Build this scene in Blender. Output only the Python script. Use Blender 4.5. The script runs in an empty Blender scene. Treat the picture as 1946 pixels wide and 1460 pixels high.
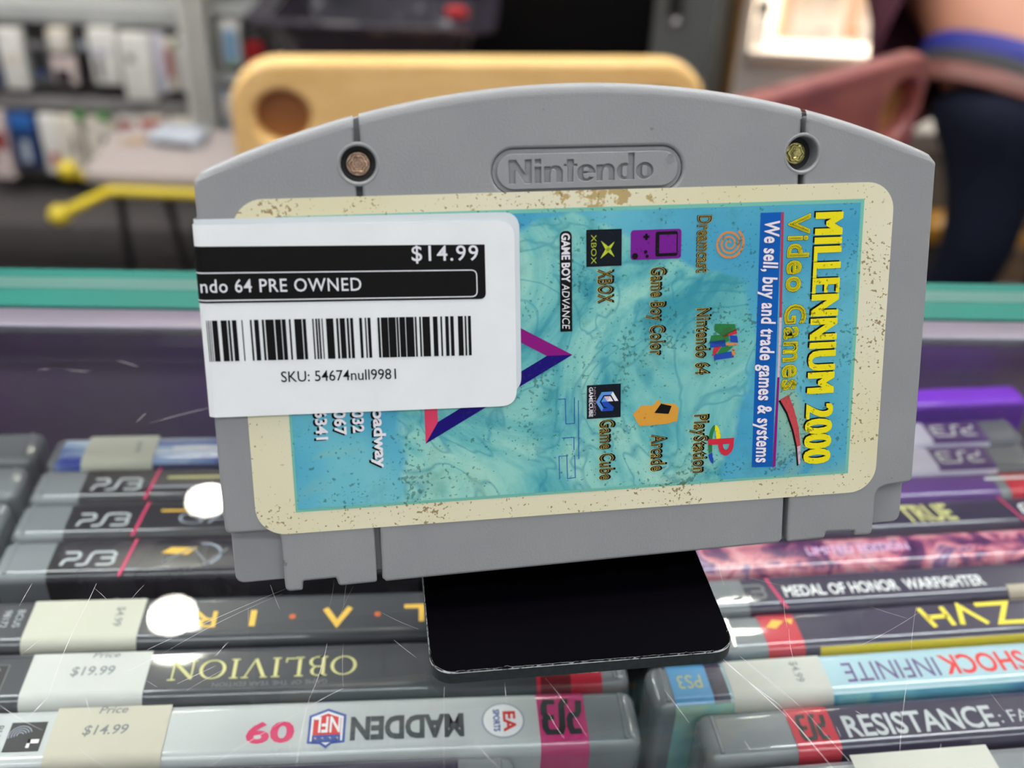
import bpy, bmesh, math, random
from math import sin, cos, pi, radians, sqrt, atan2
from mathutils import Vector, Matrix, Quaternion

random.seed(7)
scene = bpy.context.scene
COL = scene.collection

# ------------------------------------------------------------------ camera
F_PX, IMG_W, IMG_H = 2000.0, 1946, 1460
PITCH, ROLL = radians(33.2), radians(2.4)
CAM_Z = 1.1302
cam_data = bpy.data.cameras.new('camera')
cam = bpy.data.objects.new('camera', cam_data)
COL.objects.link(cam)
fw = Vector((0, cos(PITCH), -sin(PITCH)))
rt0 = Vector((1, 0, 0))
dn0 = fw.cross(rt0)
rt = cos(ROLL) * rt0 + -sin(ROLL) * dn0
dn = cos(ROLL) * dn0 + sin(ROLL) * rt0
if rt.z < 0:
    rt = cos(ROLL) * rt0 + sin(ROLL) * dn0
    dn = cos(ROLL) * dn0 - sin(ROLL) * rt0
m = Matrix((rt, -dn, -fw)).transposed().to_4x4()
m.translation = Vector((0, 0, CAM_Z))
cam.matrix_world = m
cam_data.sensor_fit = 'HORIZONTAL'
cam_data.sensor_width = 36.0
cam_data.lens = 36.0 * F_PX / IMG_W
cam_data.clip_start = 0.01
cam_data.clip_end = 50
cam_data.dof.use_dof = True
cam_data.dof.focus_distance = 0.176
cam_data.dof.aperture_fstop = 14.0
scene.camera = cam

# ------------------------------------------------------------------ world, exposure
world = bpy.data.worlds.new('shop_ambient')
scene.world = world
world.use_nodes = True
world.node_tree.nodes['Background'].inputs[0].default_value = (0.92, 0.96, 1.0, 1)
world.node_tree.nodes['Background'].inputs[1].default_value = 0.28
scene.view_settings.view_transform = 'Standard'
scene.view_settings.look = 'None'
scene.view_settings.exposure = 1.27
scene.view_settings.gamma = 1.0
scene.view_settings.use_curve_mapping = False
scene.cycles.use_denoising = True
scene.cycles.max_bounces = 8
scene.cycles.transparent_max_bounces = 16
scene.cycles.caustics_reflective = False
scene.cycles.caustics_refractive = False
scene.cycles.sample_clamp_indirect = 4.0

LAMP_STRENGTH = 80.0      # radiance of the ceiling downlights
FILL_PANEL_STRENGTH = 9.0      # radiance of the unseen panels added as fill light


# ------------------------------------------------------------------ materials
def lin(c):
    return tuple(((v / 255) / 12.92 if v / 255 <= 0.04045 else ((v / 255 + 0.055) / 1.055) ** 2.4) for v in c)


class NT:
    """small helper around a material node tree"""
    def __init__(self, name):
        self.m = bpy.data.materials.new(name)
        self.m.use_nodes = True
        self.t = self.m.node_tree
        self.b = self.t.nodes['Principled BSDF']

    def n(self, typ, **kw):
        x = self.t.nodes.new(typ)
        for k, v in kw.items():
            if k.startswith('i_'):
                key = k[2:]
                key = int(key) if key.isdigit() else key.replace('_', ' ')
                x.inputs[key].default_value = v
            else:
                setattr(x, k, v)
        return x

    def l(self, a, b):
        self.t.links.new(a, b)

    def coord(self):
        if not hasattr(self, '_c'):
            self._c = self.n('ShaderNodeTexCoord').outputs['Object']
        return self._c

    def noise(self, scale, detail=3, rough=0.55, dist=0.0, vec=None):
        x = self.n('ShaderNodeTexNoise', i_Scale=scale, i_Detail=detail, i_Roughness=rough, i_Distortion=dist)
        self.l(vec if vec is not None else self.coord(), x.inputs['Vector'])
        return x.outputs['Fac']

    def ramp(self, fac, stops, interp='LINEAR'):
        x = self.n('ShaderNodeValToRGB')
        x.color_ramp.interpolation = interp
        e = x.color_ramp.elements
        while len(e) < len(stops):
            e.new(0.5)
        for i, (p, c) in enumerate(stops):
            e[i].position = p
            e[i].color = (*c, 1) if len(c) == 3 else c
        self.l(fac, x.inputs[0])
        return x.outputs[0]

    def mix(self, fac, a, b):
        x = self.n('ShaderNodeMix', data_type='RGBA')
        for sock, v in ((x.inputs[0], fac), (x.inputs[6], a), (x.inputs[7], b)):
            if hasattr(v, 'is_output'):
                self.l(v, sock)
            else:
                sock.default_value = v if isinstance(v, (int, float)) else (*v, 1)
        return x.outputs[2]

    def math(self, op, a, b=0.0):
        x = self.n('ShaderNodeMath', operation=op)
        for i, v in enumerate((a, b)):
            if hasattr(v, 'is_output'):
                self.l(v, x.inputs[i])
            else:
                x.inputs[i].default_value = v
        return x.outputs[0]

    def color(self, v):
        s = self.b.inputs['Base Color']
        if hasattr(v, 'is_output'):
            self.l(v, s)
        else:
            s.default_value = (*v, 1)

    def bump(self, h, strength, dist):
        x = self.n('ShaderNodeBump', i_Strength=strength, i_Distance=dist)
        self.l(h, x.inputs['Height'])
        self.l(x.outputs[0], self.b.inputs['Normal'])

    def set(self, **kw):
        for k, v in kw.items():
            self.b.inputs[k.replace('_', ' ')].default_value = v
        return self


_mats = {}


def mat(name, rgb, rough=0.5, spec=0.5, var=0.10, nscale=30.0, coat=0.0, metal=0.0, bump=0.0, bscale=200.0, bdist=0.001):
    """plain material with a little procedural unevenness; rgb in 0..255 sRGB"""
    if name in _mats:
        return _mats[name]
    t = NT(name)
    c = lin(rgb)
    f = t.noise(nscale, 3)
    t.color(t.ramp(f, [(0.25, tuple(v * (1 - var) for v in c)), (0.75, tuple(min(1, v * (1 + var)) for v in c))]))
    t.set(Roughness=rough, Specular_IOR_Level=spec, Coat_Weight=coat, Metallic=metal)
    t.set(Coat_Roughness=0.08)
    if bump:
        t.bump(t.noise(bscale, 2), bump, bdist)
    _mats[name] = t.m
    return t.m


def emit_mat(name, rgb, strength):
    t = NT(name)
    t.set(Emission_Strength=strength)
    t.b.inputs['Emission Color'].default_value = (*rgb, 1)
    t.color((0.8, 0.8, 0.8))
    return t.m


# ------------------------------------------------------------------ mesh builder
class MB:
    def __init__(self):
        self.v, self.f, self.mi = [], [], []

    def add(self, vs, fs, mi=0):
        o = len(self.v)
        self.v += [tuple(p) for p in vs]
        for k, q in enumerate(fs):
            self.f.append(tuple(i + o for i in q))
            self.mi.append(mi)
        return self

    def add_bm(self, bm, mi=0, mtx=None):
        bm.verts.ensure_lookup_table()
        bm.verts.index_update()
        vs = [(mtx @ v.co) if mtx else v.co.copy() for v in bm.verts]
        fs = [[v.index for v in f.verts] for f in bm.faces]
        bm.free()
        return self.add(vs, fs, mi)

    def box(self, x0, x1, y0, y1, z0, z1, mi=0, bev=0.0, seg=3, mtx=None):
        bm = bmesh.new()
        bmesh.ops.create_cube(bm, size=1)
        for v in bm.verts:
            v.co = ((x0 + x1) / 2 + v.co.x * (x1 - x0), (y0 + y1) / 2 + v.co.y * (y1 - y0), (z0 + z1) / 2 + v.co.z * (z1 - z0))
        if bev:
            bmesh.ops.bevel(bm, geom=bm.edges[:], offset=bev, segments=seg, profile=0.5, affect='EDGES')
        return self.add_bm(bm, mi, mtx)

    def tube(self, pts, r, seg=12, mi=0, squash=None, cap=True):
        pts = [Vector(p) for p in pts]
        rs = r if isinstance(r, (list, tuple)) else [r] * len(pts)
        up = Vector((0, 0, 1))
        prev = None
        vs, fs = [], []
        for i, p in enumerate(pts):
            d = (pts[min(i + 1, len(pts) - 1)] - pts[max(i - 1, 0)]).normalized()
            if prev is None:
                a = up if abs(d.dot(up)) < 0.95 else Vector((1, 0, 0))
                x = d.cross(a).normalized()
            else:
                x = (prev - d * prev.dot(d)).normalized()
            prev = x
            y = d.cross(x)
            for k in range(seg):
                t = 2 * pi * k / seg
                vs.append(p + rs[i] * (cos(t) * x + sin(t) * y))
        n = len(pts)
        for i in range(n - 1):
            for k in range(seg):
                k2 = (k + 1) % seg
                fs.append((i * seg + k, i * seg + k2, (i + 1) * seg + k2, (i + 1) * seg + k))
        if cap:
            fs.append(tuple(range(seg))[::-1])
            fs.append(tuple((n - 1) * seg + k for k in range(seg)))
        return self.add(vs, fs, mi)

    def loft(self, rings, mi=0, cap=True, closed=True):
        n = len(rings[0])
        vs = [p for r in rings for p in r]
        fs = []
        for i in range(len(rings) - 1):
            for k in range(n if closed else n - 1):
                k2 = (k + 1) % n
                fs.append((i * n + k, i * n + k2, (i + 1) * n + k2, (i + 1) * n + k))
        if cap and closed:
            fs.append(tuple(range(n))[::-1])
            fs.append(tuple((len(rings) - 1) * n + k for k in range(n)))
        return self.add(vs, fs, mi)

    def lathe(self, prof, c=(0, 0, 0), seg=24, mi=0, rfun=None):
        """prof: (radius, height) along +z"""
        rings = []
        for r, h in prof:
            rings.append([(c[0] + r * (rfun(t) if rfun else 1) * cos(t), c[1] + r * (rfun(t) if rfun else 1) * sin(t), c[2] + h)
                          for t in [2 * pi * k / seg for k in range(seg)]])
        return self.loft(rings, mi)

    def build(self, name, mats, parent=None, scale=1.0, angle=35, xf=None, wn=False):
        me = bpy.data.meshes.new(name)
        vs = self.v
        if xf:
            vs = [xf(*p) for p in vs]
        if scale != 1.0:
            vs = [(p[0] * scale, p[1] * scale, p[2] * scale) for p in vs]
        me.from_pydata([tuple(p) for p in vs], [], self.f)
        for mm in (mats if isinstance(mats, (list, tuple)) else [mats]):
            me.materials.append(mm)
        me.polygons.foreach_set('material_index', self.mi)
        me.update()
        bm = bmesh.new()
        bm.from_mesh(me)
        if len(bm.faces) < 20000 and getattr(self, 'fixn', True):
            bmesh.ops.recalc_face_normals(bm, faces=bm.faces[:])
        bm.to_mesh(me)
        bm.free()
        if angle:
            me.polygons.foreach_set('use_smooth', [True] * len(me.polygons))
            me.set_sharp_from_angle(angle=radians(angle))
        o = bpy.data.objects.new(name, me)
        COL.objects.link(o)
        if parent:
            o.parent = parent
        if wn:
            md = o.modifiers.new('even_normals', 'WEIGHTED_NORMAL')
            md.keep_sharp = True
            md.weight = 100
        return o


MM = 0.001


def thing(name, label, cat, loc=(0, 0, 0), rot=None, group=None):
    o = bpy.data.objects.new(name, None)
    o.empty_display_size = 0.02
    COL.objects.link(o)
    o.location = loc
    if rot is not None:
        if isinstance(rot, (int, float)):
            o.rotation_euler = (0, 0, rot)
        else:
            o.rotation_euler = rot
    o['label'] = label
    o['category'] = cat
    o['kind'] = 'thing'
    if group:
        o['group'] = group
    return o


def tag(o, label, cat, group=None, kind=None):
    if label:
        o['label'] = label
    if cat:
        o['category'] = cat
    if group:
        o['group'] = group
    if kind:
        o['kind'] = kind
    return o


def struct(o):
    o['kind'] = 'structure'
    return o


# ------------------------------------------------------------------ 2-D plates, text, prints
def plate(loops, w0, w1, bev=0.0, res=3):
    """fill 2-D loops (even-odd, so inner loops are holes), thickness w0..w1, edges rounded by bev; returns verts, faces"""
    cu = bpy.data.curves.new('outline', 'CURVE')
    cu.dimensions = '2D'
    cu.fill_mode = 'BOTH'
    cu.extrude = (w1 - w0) / 2 - bev
    cu.bevel_depth = bev
    cu.bevel_resolution = res
    cu.offset = -bev
    for lp in loops:
        s = cu.splines.new('POLY')
        s.points.add(len(lp) - 1)
        for p, q in zip(s.points, lp):
            p.co = (q[0], q[1], 0, 1)
        s.use_cyclic_u = True
    ob = bpy.data.objects.new('outline', cu)
    me = bpy.data.meshes.new_from_object(ob)
    vs = [(v.co.x, v.co.y, v.co.z + (w0 + w1) / 2) for v in me.vertices]
    fs = [tuple(p.vertices) for p in me.polygons]
    bpy.data.objects.remove(ob)
    bpy.data.curves.remove(cu)
    bpy.data.meshes.remove(me)
    return vs, fs


_text = {}


def text_geo(s, off=0.0, shear=0.0, space=1.0):
    key = (s, off, shear, space)
    if key in _text:
        return _text[key]
    cu = bpy.data.curves.new('lettering', 'FONT')
    cu.body = s
    cu.size = 1.0
    cu.offset = off
    cu.shear = shear
    cu.space_character = space
    cu.resolution_u = 3
    cu.fill_mode = 'FRONT'
    ob = bpy.data.objects.new('lettering', cu)
    me = bpy.data.meshes.new_from_object(ob)
    vs = [(v.co.x, v.co.y) for v in me.vertices]
    fs = [tuple(p.vertices) for p in me.polygons]
    bpy.data.objects.remove(ob)
    bpy.data.curves.remove(cu)
    bpy.data.meshes.remove(me)
    _text[key] = (vs, fs)
    return vs, fs


def text_box(s, shear=0.0, space=1.0):
    vs, _ = text_geo(s, 0.0, shear, space)
    xs = [p[0] for p in vs]
    ys = [p[1] for p in vs]
    return min(xs), max(xs), max(ys)


def put_text(mb, T, s, u, v, length, height, mi, layer, ang=0.0, off=0.0, shear=0.0, space=1.0, du=0, dv=0):
    """baseline start at (u,v); text runs along ang (degrees) and is length long, height high; T maps (u,v,layer) to 3-D"""
    x0, x1, y1 = text_box(s, shear, space)
    sx, sy = length / (x1 - x0), height / y1
    ca, sa = cos(radians(ang)), sin(radians(ang))
    vs, fs = text_geo(s, off, shear, space)
    out = []
    for x, y in vs:
        a, b = (x - x0) * sx + du, y * sy + dv
        out.append(T(u + a * ca - b * sa, v + a * sa + b * ca, layer))
    mb.add(out, fs, mi)


def put_poly(mb, T, pts, mi, layer):
    mb.add([T(p[0], p[1], layer) for p in pts], [tuple(range(len(pts)))], mi)


def put_rect(mb, T, u0, u1, v0, v1, mi, layer):
    put_poly(mb, T, [(u0, v0), (u1, v0), (u1, v1), (u0, v1)], mi, layer)


def put_strip(mb, T, left, right, mi, layer):
    n = len(left)
    vs = [T(p[0], p[1], layer) for p in left] + [T(p[0], p[1], layer) for p in right]
    mb.add(vs, [(i, i + 1, n + i + 1, n + i) for i in range(n - 1)], mi)


def put_stroke(mb, T, pts, w, mi, layer, closed=False):
    """polyline with width; pts 2-D"""
    P = [Vector(p) for p in pts]
    n = len(P)
    L, R = [], []
    for i in range(n):
        if closed:
            a, b = P[(i - 1) % n], P[(i + 1) % n]
            d1, d2 = (P[i] - a).normalized(), (b - P[i]).normalized()
        else:
            d1 = (P[i] - P[i - 1]).normalized() if i else (P[1] - P[0]).normalized()
            d2 = (P[i + 1] - P[i]).normalized() if i < n - 1 else d1
        n1, n2 = Vector((-d1.y, d1.x)), Vector((-d2.y, d2.x))
        nn = n1 + n2
        nn = nn / max(nn.length_squared, 0.6) * 2
        L.append(P[i] + nn * w / 2)
        R.append(P[i] - nn * w / 2)
    if closed:
        L.append(L[0])
        R.append(R[0])
    put_strip(mb, T, L, R, mi, layer)


def arc_pts(cx, cy, r, a0, a1, n=16, ry=None):
    ry = r if ry is None else ry
    return [(cx + r * cos(radians(a0 + (a1 - a0) * i / n)), cy + ry * sin(radians(a0 + (a1 - a0) * i / n))) for i in range(n + 1)]


def rrect(u0, u1, v0, v1, r, n=8, corners=(1, 1, 1, 1)):
    """rounded rectangle loop, corners: bl, br, tr, tl"""
    pts = []
    for k, (cx, cy, a) in enumerate(((u0 + r, v0 + r, 180), (u1 - r, v0 + r, 270), (u1 - r, v1 - r, 0), (u0 + r, v1 - r, 90))):
        if corners[k]:
            pts += arc_pts(cx, cy, r, a, a + 90, n)
        else:
            pts.append(((u0, v0), (u1, v0), (u1, v1), (u0, v1))[k])
    return pts


def disc(cx, cy, r, n=24, ry=None):
    return arc_pts(cx, cy, r, 0, 360, n, ry)[:-1]


# PS3-like logotype strokes in a unit box 3 wide, 1 high
def ps3_strokes():
    S = []
    S.append([(0.0, 0.0), (0.12, 0.36), (0.30, 0.46), (0.72, 0.46), (0.90, 0.58), (0.92, 0.82), (0.78, 0.98), (0.05, 0.98)])
    S.append([(0.85, 0.02), (1.25, 0.02), (1.42, 0.12), (1.50, 0.45), (1.58, 0.84), (1.74, 0.98), (2.05, 0.98)])
    S.append([(2.02, 0.98), (2.75, 0.98), (2.95, 0.84), (2.93, 0.60), (2.80, 0.52), (2.15, 0.52)])
    S.append([(2.80, 0.50), (2.95, 0.38), (2.92, 0.14), (2.74, 0.02), (1.98, 0.02)])
    return S


def put_ps3(mb, T, u, v, w, h, mi, layer, flip=False, sw=0.14):
    for st in ps3_strokes():
        pts = [(p[0] / 3 * w, p[1] * h) for p in st]
        pts = [(u + w - a, v + h - b) if flip else (u + a, v + b) for a, b in pts]
        put_stroke(mb, T, pts, sw * h * 1.2, mi, layer)


# =================================================================== SETTING
ROOM_X0, ROOM_X1, ROOM_Y0, ROOM_Y1, ROOM_H = -2.9, 2.9, -2.6, 3.6, 2.75


def floor_mat():
    t = NT('dark_floor_planks')
    mp = t.n('ShaderNodeMapping')
    mp.inputs['Rotation'].default_value = (0, 0, radians(52))
    t.l(t.coord(), mp.inputs['Vector'])
    br = t.n('ShaderNodeTexBrick', i_Scale=1.0)
    br.inputs['Brick Width'].default_value = 1.2
    br.inputs['Row Height'].default_value = 0.16
    br.inputs['Mortar Size'].default_value = 0.002
    br.inputs['Color1'].default_value = (*lin((20, 17, 17)), 1)
    br.inputs['Color2'].default_value = (*lin((29, 25, 24)), 1)
    br.inputs['Mortar'].default_value = (*lin((25, 22, 22)), 1)
    t.l(mp.outputs[0], br.inputs['Vector'])
    g = t.noise(40, 4, vec=mp.outputs[0])
    t.color(t.mix(t.math('MULTIPLY', g, 0.5), br.outputs['Color'], lin((18, 16, 16))))
    t.set(Roughness=0.55)
    return t.m


mb = MB()
mb.box(ROOM_X0, ROOM_X1, ROOM_Y0, ROOM_Y1, -0.05, 0.0)
struct(mb.build('floor', floor_mat(), angle=0))
M_WALL = mat('painted_wall', (176, 172, 166), 0.8, var=0.04, nscale=3)
M_CEIL = mat('ceiling_tile', (205, 200, 205), 0.9, var=0.06, nscale=2)
for nm, b in (('wall_back', (ROOM_X0, ROOM_X1, ROOM_Y1, ROOM_Y1 + 0.1, 0, ROOM_H)),
              ('wall_left', (ROOM_X0 - 0.1, ROOM_X0, ROOM_Y0, ROOM_Y1, 0, ROOM_H)),
              ('wall_right', (ROOM_X1, ROOM_X1 + 0.1, ROOM_Y0, ROOM_Y1, 0, ROOM_H)),
              ('ceiling', (ROOM_X0, ROOM_X1, ROOM_Y0, ROOM_Y1, ROOM_H, ROOM_H + 0.1))):
    mb = MB()
    mb.box(*b)
    struct(mb.build(nm, M_CEIL if nm == 'ceiling' else M_WALL, angle=0))

M_LAMP = emit_mat('lamp_diffuser', (1.0, 0.93, 0.80), LAMP_STRENGTH)
M_TRIM = mat('white_lamp_trim', (225, 225, 222), 0.4)


def downlight(x, y, label, r=0.055, group=None):
    t = thing('ceiling_downlight', label, 'ceiling light', (x, y, ROOM_H), group=group)
    a = MB()
    a.lathe([(r * 1.02, -0.001), (r * 1.25, -0.001), (r * 1.25, -0.008), (r * 1.04, -0.012)], seg=32)
    a.build('trim_ring', M_TRIM, t)
    d = MB()
    d.lathe([(r, -0.002), (r, -0.009), (r * 0.8, -0.012), (r * 0.02, -0.013)], seg=32)
    d.build('diffuser', M_LAMP, t)
    return t


downlight(-0.79, 1.79, 'round ceiling downlight mirrored in the glass beside the amber lettered spine', 0.06)
downlight(-0.82, 2.22, 'round ceiling downlight mirrored in the glass against the cartridge edge', 0.06)
downlight(0.598, 1.885, 'round ceiling downlight mirrored in the clear case end by the black stand corner', 0.058)
for x, y, lb in ((-1.3, 0.2, 'above and beside the counter by the accessory wall'), (0.0, 0.55, 'straight above the counter glass'),
                 (1.35, 0.4, 'above the counter on the side of the red chair'), (1.5, 2.1, 'above the stooping person'),
                 (-1.75, 1.9, 'above the accessory wall'), (-1.75, 1.2, 'above the grey bench'), (0.1, 3.1, 'above the black fridge'),
                 (0.9, 2.75, 'above the white display niche')):
    downlight(x, y, 'unseen round downlight added ' + lb, 0.075)  # extra downlights, out of view, added to light the shop

for yy, lb in ((-0.75, 'nearer the counter'), (-1.7, 'farther from the counter')):
    t = thing('added_fill_strip', 'long unseen light strip added behind the viewer, ' + lb, 'ceiling light', (0, yy, ROOM_H))  # unseen strips added to draw highlight lines along the case edges
    a = MB()
    a.box(-1.85, 1.85, -0.10, 0.10, -0.035, 0.0)
    a.build('housing', M_TRIM, t, angle=0)
    a = MB()
    a.box(-1.83, 1.83, -0.085, 0.085, -0.05, -0.0355)
    a.build('diffuser', emit_mat('fill_strip_diffuser', (0.97, 0.98, 1.0), 4.5), t, angle=0)
M_FILL_PANEL = emit_mat('fill_panel_diffuser', (0.97, 0.98, 1.0), FILL_PANEL_STRENGTH)
for x, y, lb in (
                 (-0.95, 0.62, 'over the counter, nearer the accessory wall'), (0.75, 0.62, 'over the counter, nearer the chairs'),
                 (-1.85, 1.5, 'over the accessory shelf unit'), (1.9, 1.5, 'over the lit white niche side')):
    t = thing('added_fill_panel', 'unseen rectangular light panel added ' + lb, 'ceiling light', (x, y, ROOM_H))  # unseen panels added to brighten the counter and the shelf wall
    a = MB()
    for q in ((-0.42, 0.42, -0.22, -0.2), (-0.42, 0.42, 0.2, 0.22), (-0.42, -0.4, -0.2, 0.2), (0.4, 0.42, -0.2, 0.2)):
        a.box(*q, -0.03, 0.0)
    a.build('frame', M_TRIM, t, angle=0)
    a = MB()
    a.box(-0.4, 0.4, -0.2, 0.2, -0.02, -0.005)
    a.build('diffuser', M_FILL_PANEL, t, angle=0)

# =================================================================== GLASS COUNTER
CT_ANG = radians(3.2)
G = 1.0
SHELF_Z = 0.8252
U0, U1, V0, V1 = -0.62, 0.72, -0.30, 0.249


def glass_mat(name, tint, haze=0.0):
    t = NT(name)
    t.t.nodes.remove(t.b)
    out = t.t.nodes['Material Output']
    geo = t.n('ShaderNodeNewGeometry')
    ior = t.n('ShaderNodeMix', data_type='FLOAT')
    ior.inputs[2].default_value = 1.42
    ior.inputs[3].default_value = 1 / 1.42
    t.l(geo.outputs['Backfacing'], ior.inputs[0])
    fr = t.n('ShaderNodeFresnel')
    t.l(ior.outputs[0], fr.inputs['IOR'])
    tr = t.n('ShaderNodeBsdfTransparent', i_Color=(*tint, 1))
    gl = t.n('ShaderNodeBsdfGlossy', i_Roughness=0.0)
    mx = t.n('ShaderNodeMixShader')
    t.l(fr.outputs[0], mx.inputs[0])
    t.l(tr.outputs[0], mx.inputs[1])
    t.l(gl.outputs[0], mx.inputs[2])
    t.l(mx.outputs[0], out.inputs['Surface'])
    return t.m


M_GLASS = glass_mat('counter_glass', (0.97, 0.99, 0.985))
M_TEAL = mat('green_glass_edge', (32, 112, 102), 0.25, var=0.12, nscale=14, coat=0.5)
M_TEAL_L = mat('pale_glass_edge', (74, 114, 108), 0.3, var=0.1, nscale=14)
M_ALU = mat('aluminium_rail', (118, 112, 126), 0.35, metal=0.3, var=0.08, nscale=25)
M_LAMIN = mat('counter_laminate', (120, 115, 112), 0.5, var=0.06, nscale=8)


def back_panel_mat():
    t = NT('case_back_panel')
    f = t.noise(7, 4, 0.6)
    c = t.ramp(f, [(0.3, lin((146, 126, 152))), (0.5, lin((158, 126, 172))), (0.7, lin((168, 160, 156)))])  # purple and grey-brown mix paints the shop's reflection into the panel colour
    t.color(c)
    t.set(Roughness=0.3)
    return t.m


counter = thing('display_counter', 'glass topped display counter full of game cases with a green rear glass edge', 'display case', (0, 0, 0), CT_ANG)
a = MB()
a.box(U0, U1, V0, V1 - 0.0262, G - 0.006, G)
glass = a.build('glass_top', M_GLASS, counter, angle=0)
a = MB()
a.box(U0, U1, V1 - 0.0165, V1 - 0.0075, G - 0.0022, G - 0.0005)
a.box(U0, U1, V1 - 0.0075, V1 - 0.0015, G - 0.0022, G - 0.0004, mi=1)
a.box(U0, U1, V1 - 0.0015, V1 + 0.0035, G - 0.0022, G - 0.0006)
a.build('glass_edge', [M_TEAL, M_TEAL_L], counter, angle=0)
a = MB()
a.box(U0, U1, V1 - 0.0258, V1 - 0.0168, G - 0.0034, G - 0.0008, bev=0.0008)
a.build('rear_rail', M_ALU, counter)
a = MB()
a.box(U0, U1, 0.2665, 0.274, 0.12, G - 0.012)
a.build('back_panel', back_panel_mat(), counter, angle=0)
a = MB()
a.box(U0 + 0.004, U1 - 0.004, V0 + 0.02, 0.266, SHELF_Z - 0.012, SHELF_Z)
a.build('shelf', mat('shelf_board', (60, 56, 60), 0.6), counter, angle=0)
a = MB()
a.box(U0 - 0.02, U0 - 0.001, V0, 0.266, 0.0, G - 0.0005)
a.build('side_panel', M_LAMIN, counter, angle=0)
a = MB()
a.box(U1 + 0.001, U1 + 0.02, V0, 0.266, 0.0, G - 0.0005)
a.build('side_panel', M_LAMIN, counter, angle=0)
a = MB()
a.box(U0, U1, V0, V0 + 0.018, 0.0, G - 0.0065)
a.build('front_panel', M_LAMIN, counter, angle=0)

# scratches in the glass surface: (from, to) in millimetres on the glass, width
M_SCR = mat('glass_scratch', (196, 192, 196), 0.6)
SCRATCH = [(-37.5,131.5,-56.7,116.6,0.22),(-37.8,130.3,-54.1,115.9,0.16),(-69.9,130.9,-69.8,122.8,0.2),(-69.8,122.8,-68.6,106.6,0.16),(-68.6,106.6,-70.0,102.5,0.25),(-80.7,130.3,-80.7,124.9,0.15),(-69.9,129.8,-66.8,127.2,0.12),(-61.7,131.0,-62.8,127.5,0.12),(-54.7,115.3,-59.2,111.4,0.18),(-74.4,117.7,-76.1,114.5,0.12),(-63.0,106.8,-61.2,103.8,0.15),(-75.2,104.6,-67.1,100.4,0.14),(-40.3,132.3,-37.5,126.7,0.18),(-44.2,119.0,-45.7,115.8,0.14),(-45.0,113.9,-50.0,110.0,0.2),(-43.5,113.3,-48.2,108.8,0.14),(-28.0,107.5,-40.9,95.5,0.12),(-42.8,126.7,-42.1,123.4,0.1),(-54.9,110.4,-52.8,109.2,0.12),(-60.9,97.7,-55.5,94.5,0.1),(-29.6,134.2,-29.3,128.0,0.12),(-27.3,133.5,-26.9,127.7,0.14),(-26.0,132.8,-27.3,125.1,0.1),(-28.3,119.6,-29.1,108.3,0.16),(-29.1,108.3,-28.7,96.0,0.18),(-20.2,126.8,-13.8,123.5,0.14),(-17.6,120.9,-13.5,117.3,0.1),(-24.2,110.5,-29.0,106.5,0.16),(-29.0,106.5,-40.6,96.0,0.1),(-8.6,111.6,-7.5,96.8,0.1),(-25.7,119.8,-24.3,110.8,0.09),(-44.5,118.7,-45.4,115.9,0.14),(-2.8,101.0,0.5,97.2,0.12),(36.1,119.9,44.5,108.6,0.28),(39.1,120.5,45.5,112.2,0.14),(0.8,113.0,1.3,108.6,0.1),(25.9,113.0,29.2,106.6,0.14),(7.7,107.4,10.1,102.7,0.12),(7.2,114.3,13.5,103.2,0.08),(36.6,119.1,43.6,111.0,0.26),(43.6,111.0,49.4,99.6,0.26),(39.6,120.0,47.7,109.5,0.12),(47.7,109.5,52.8,99.8,0.14),(49.0,134.5,48.2,127.4,0.1),(48.4,127.1,47.8,119.4,0.12),(71.9,133.7,67.3,121.2,0.1),(65.8,117.8,59.5,100.6,0.12),(63.6,133.2,69.5,130.7,0.12),(73.4,133.4,59.4,123.8,0.1),(78.0,115.6,79.1,111.2,0.1),(67.0,104.7,65.9,101.8,0.1),(42.7,139.4,49.2,137.5,0.08),(55.4,110.3,56.3,109.5,0.2),(37.1,103.8,37.8,102.1,0.22),(38.8,142.3,38.9,136.9,0.1),(51.7,107.1,52.0,105.2,0.12),(-64.4,184.7,-75.4,178.0,0.35),(-77.4,181.6,-78.4,178.0,0.3),(-100.4,197.2,-94.8,196.7,0.4),(-106.4,196.7,-103.4,197.2,0.4),(-90.0,201.7,-84.7,199.6,0.5)]

a = MB()
ci, si = cos(-CT_ANG), sin(-CT_ANG)
for x0, y0, x1, y1, w in SCRATCH:
    p, q = Vector((x0 * ci - y0 * si, x0 * si + y0 * ci)), Vector((x1 * ci - y1 * si, x1 * si + y1 * ci))
    if y0 > 175:
        w *= 0.45
    d = (q - p)
    nrm = Vector((-d.y, d.x)).normalized()
    bow = nrm * d.length * random.uniform(-0.03, 0.03)
    n = 6
    L, R = [], []
    for k in range(n + 1):
        f = k / n
        c = p + d * f + bow * (4 * f * (1 - f))
        ww = w * 0.42 * (0.35 + 0.65 * sin(pi * min(0.98, max(0.02, f)))) * random.uniform(0.7, 1.2)
        L.append(c + nrm * ww / 2)
        R.append(c - nrm * ww / 2)
    put_strip(a, lambda u, v, l: (u * MM, v * MM, G + 0.00004), L, R, 0, 0)
a.build('scratches', M_SCR, glass, angle=0)['kind'] = 'stuff'

# =================================================================== BLACK DISPLAY STAND
CART_YAW, CART_LEAN = radians(10.1), radians(19.7)
M_BLACK = mat('black_acrylic', (4, 3, 6), 0.3, spec=0.03, var=0.2, nscale=60)
M_BEDGE = mat('sawn_acrylic_edge', (34, 42, 44), 0.6, var=0.35, nscale=900)
M_CHIP = mat('chipped_edge', (150, 158, 160), 0.7, var=0.5, nscale=1500)

stand = thing('display_stand', 'small black acrylic stand with rounded corners under the grey game cartridge', 'stand',
              (0.0137, 0.1156, G), radians(9.0))
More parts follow.
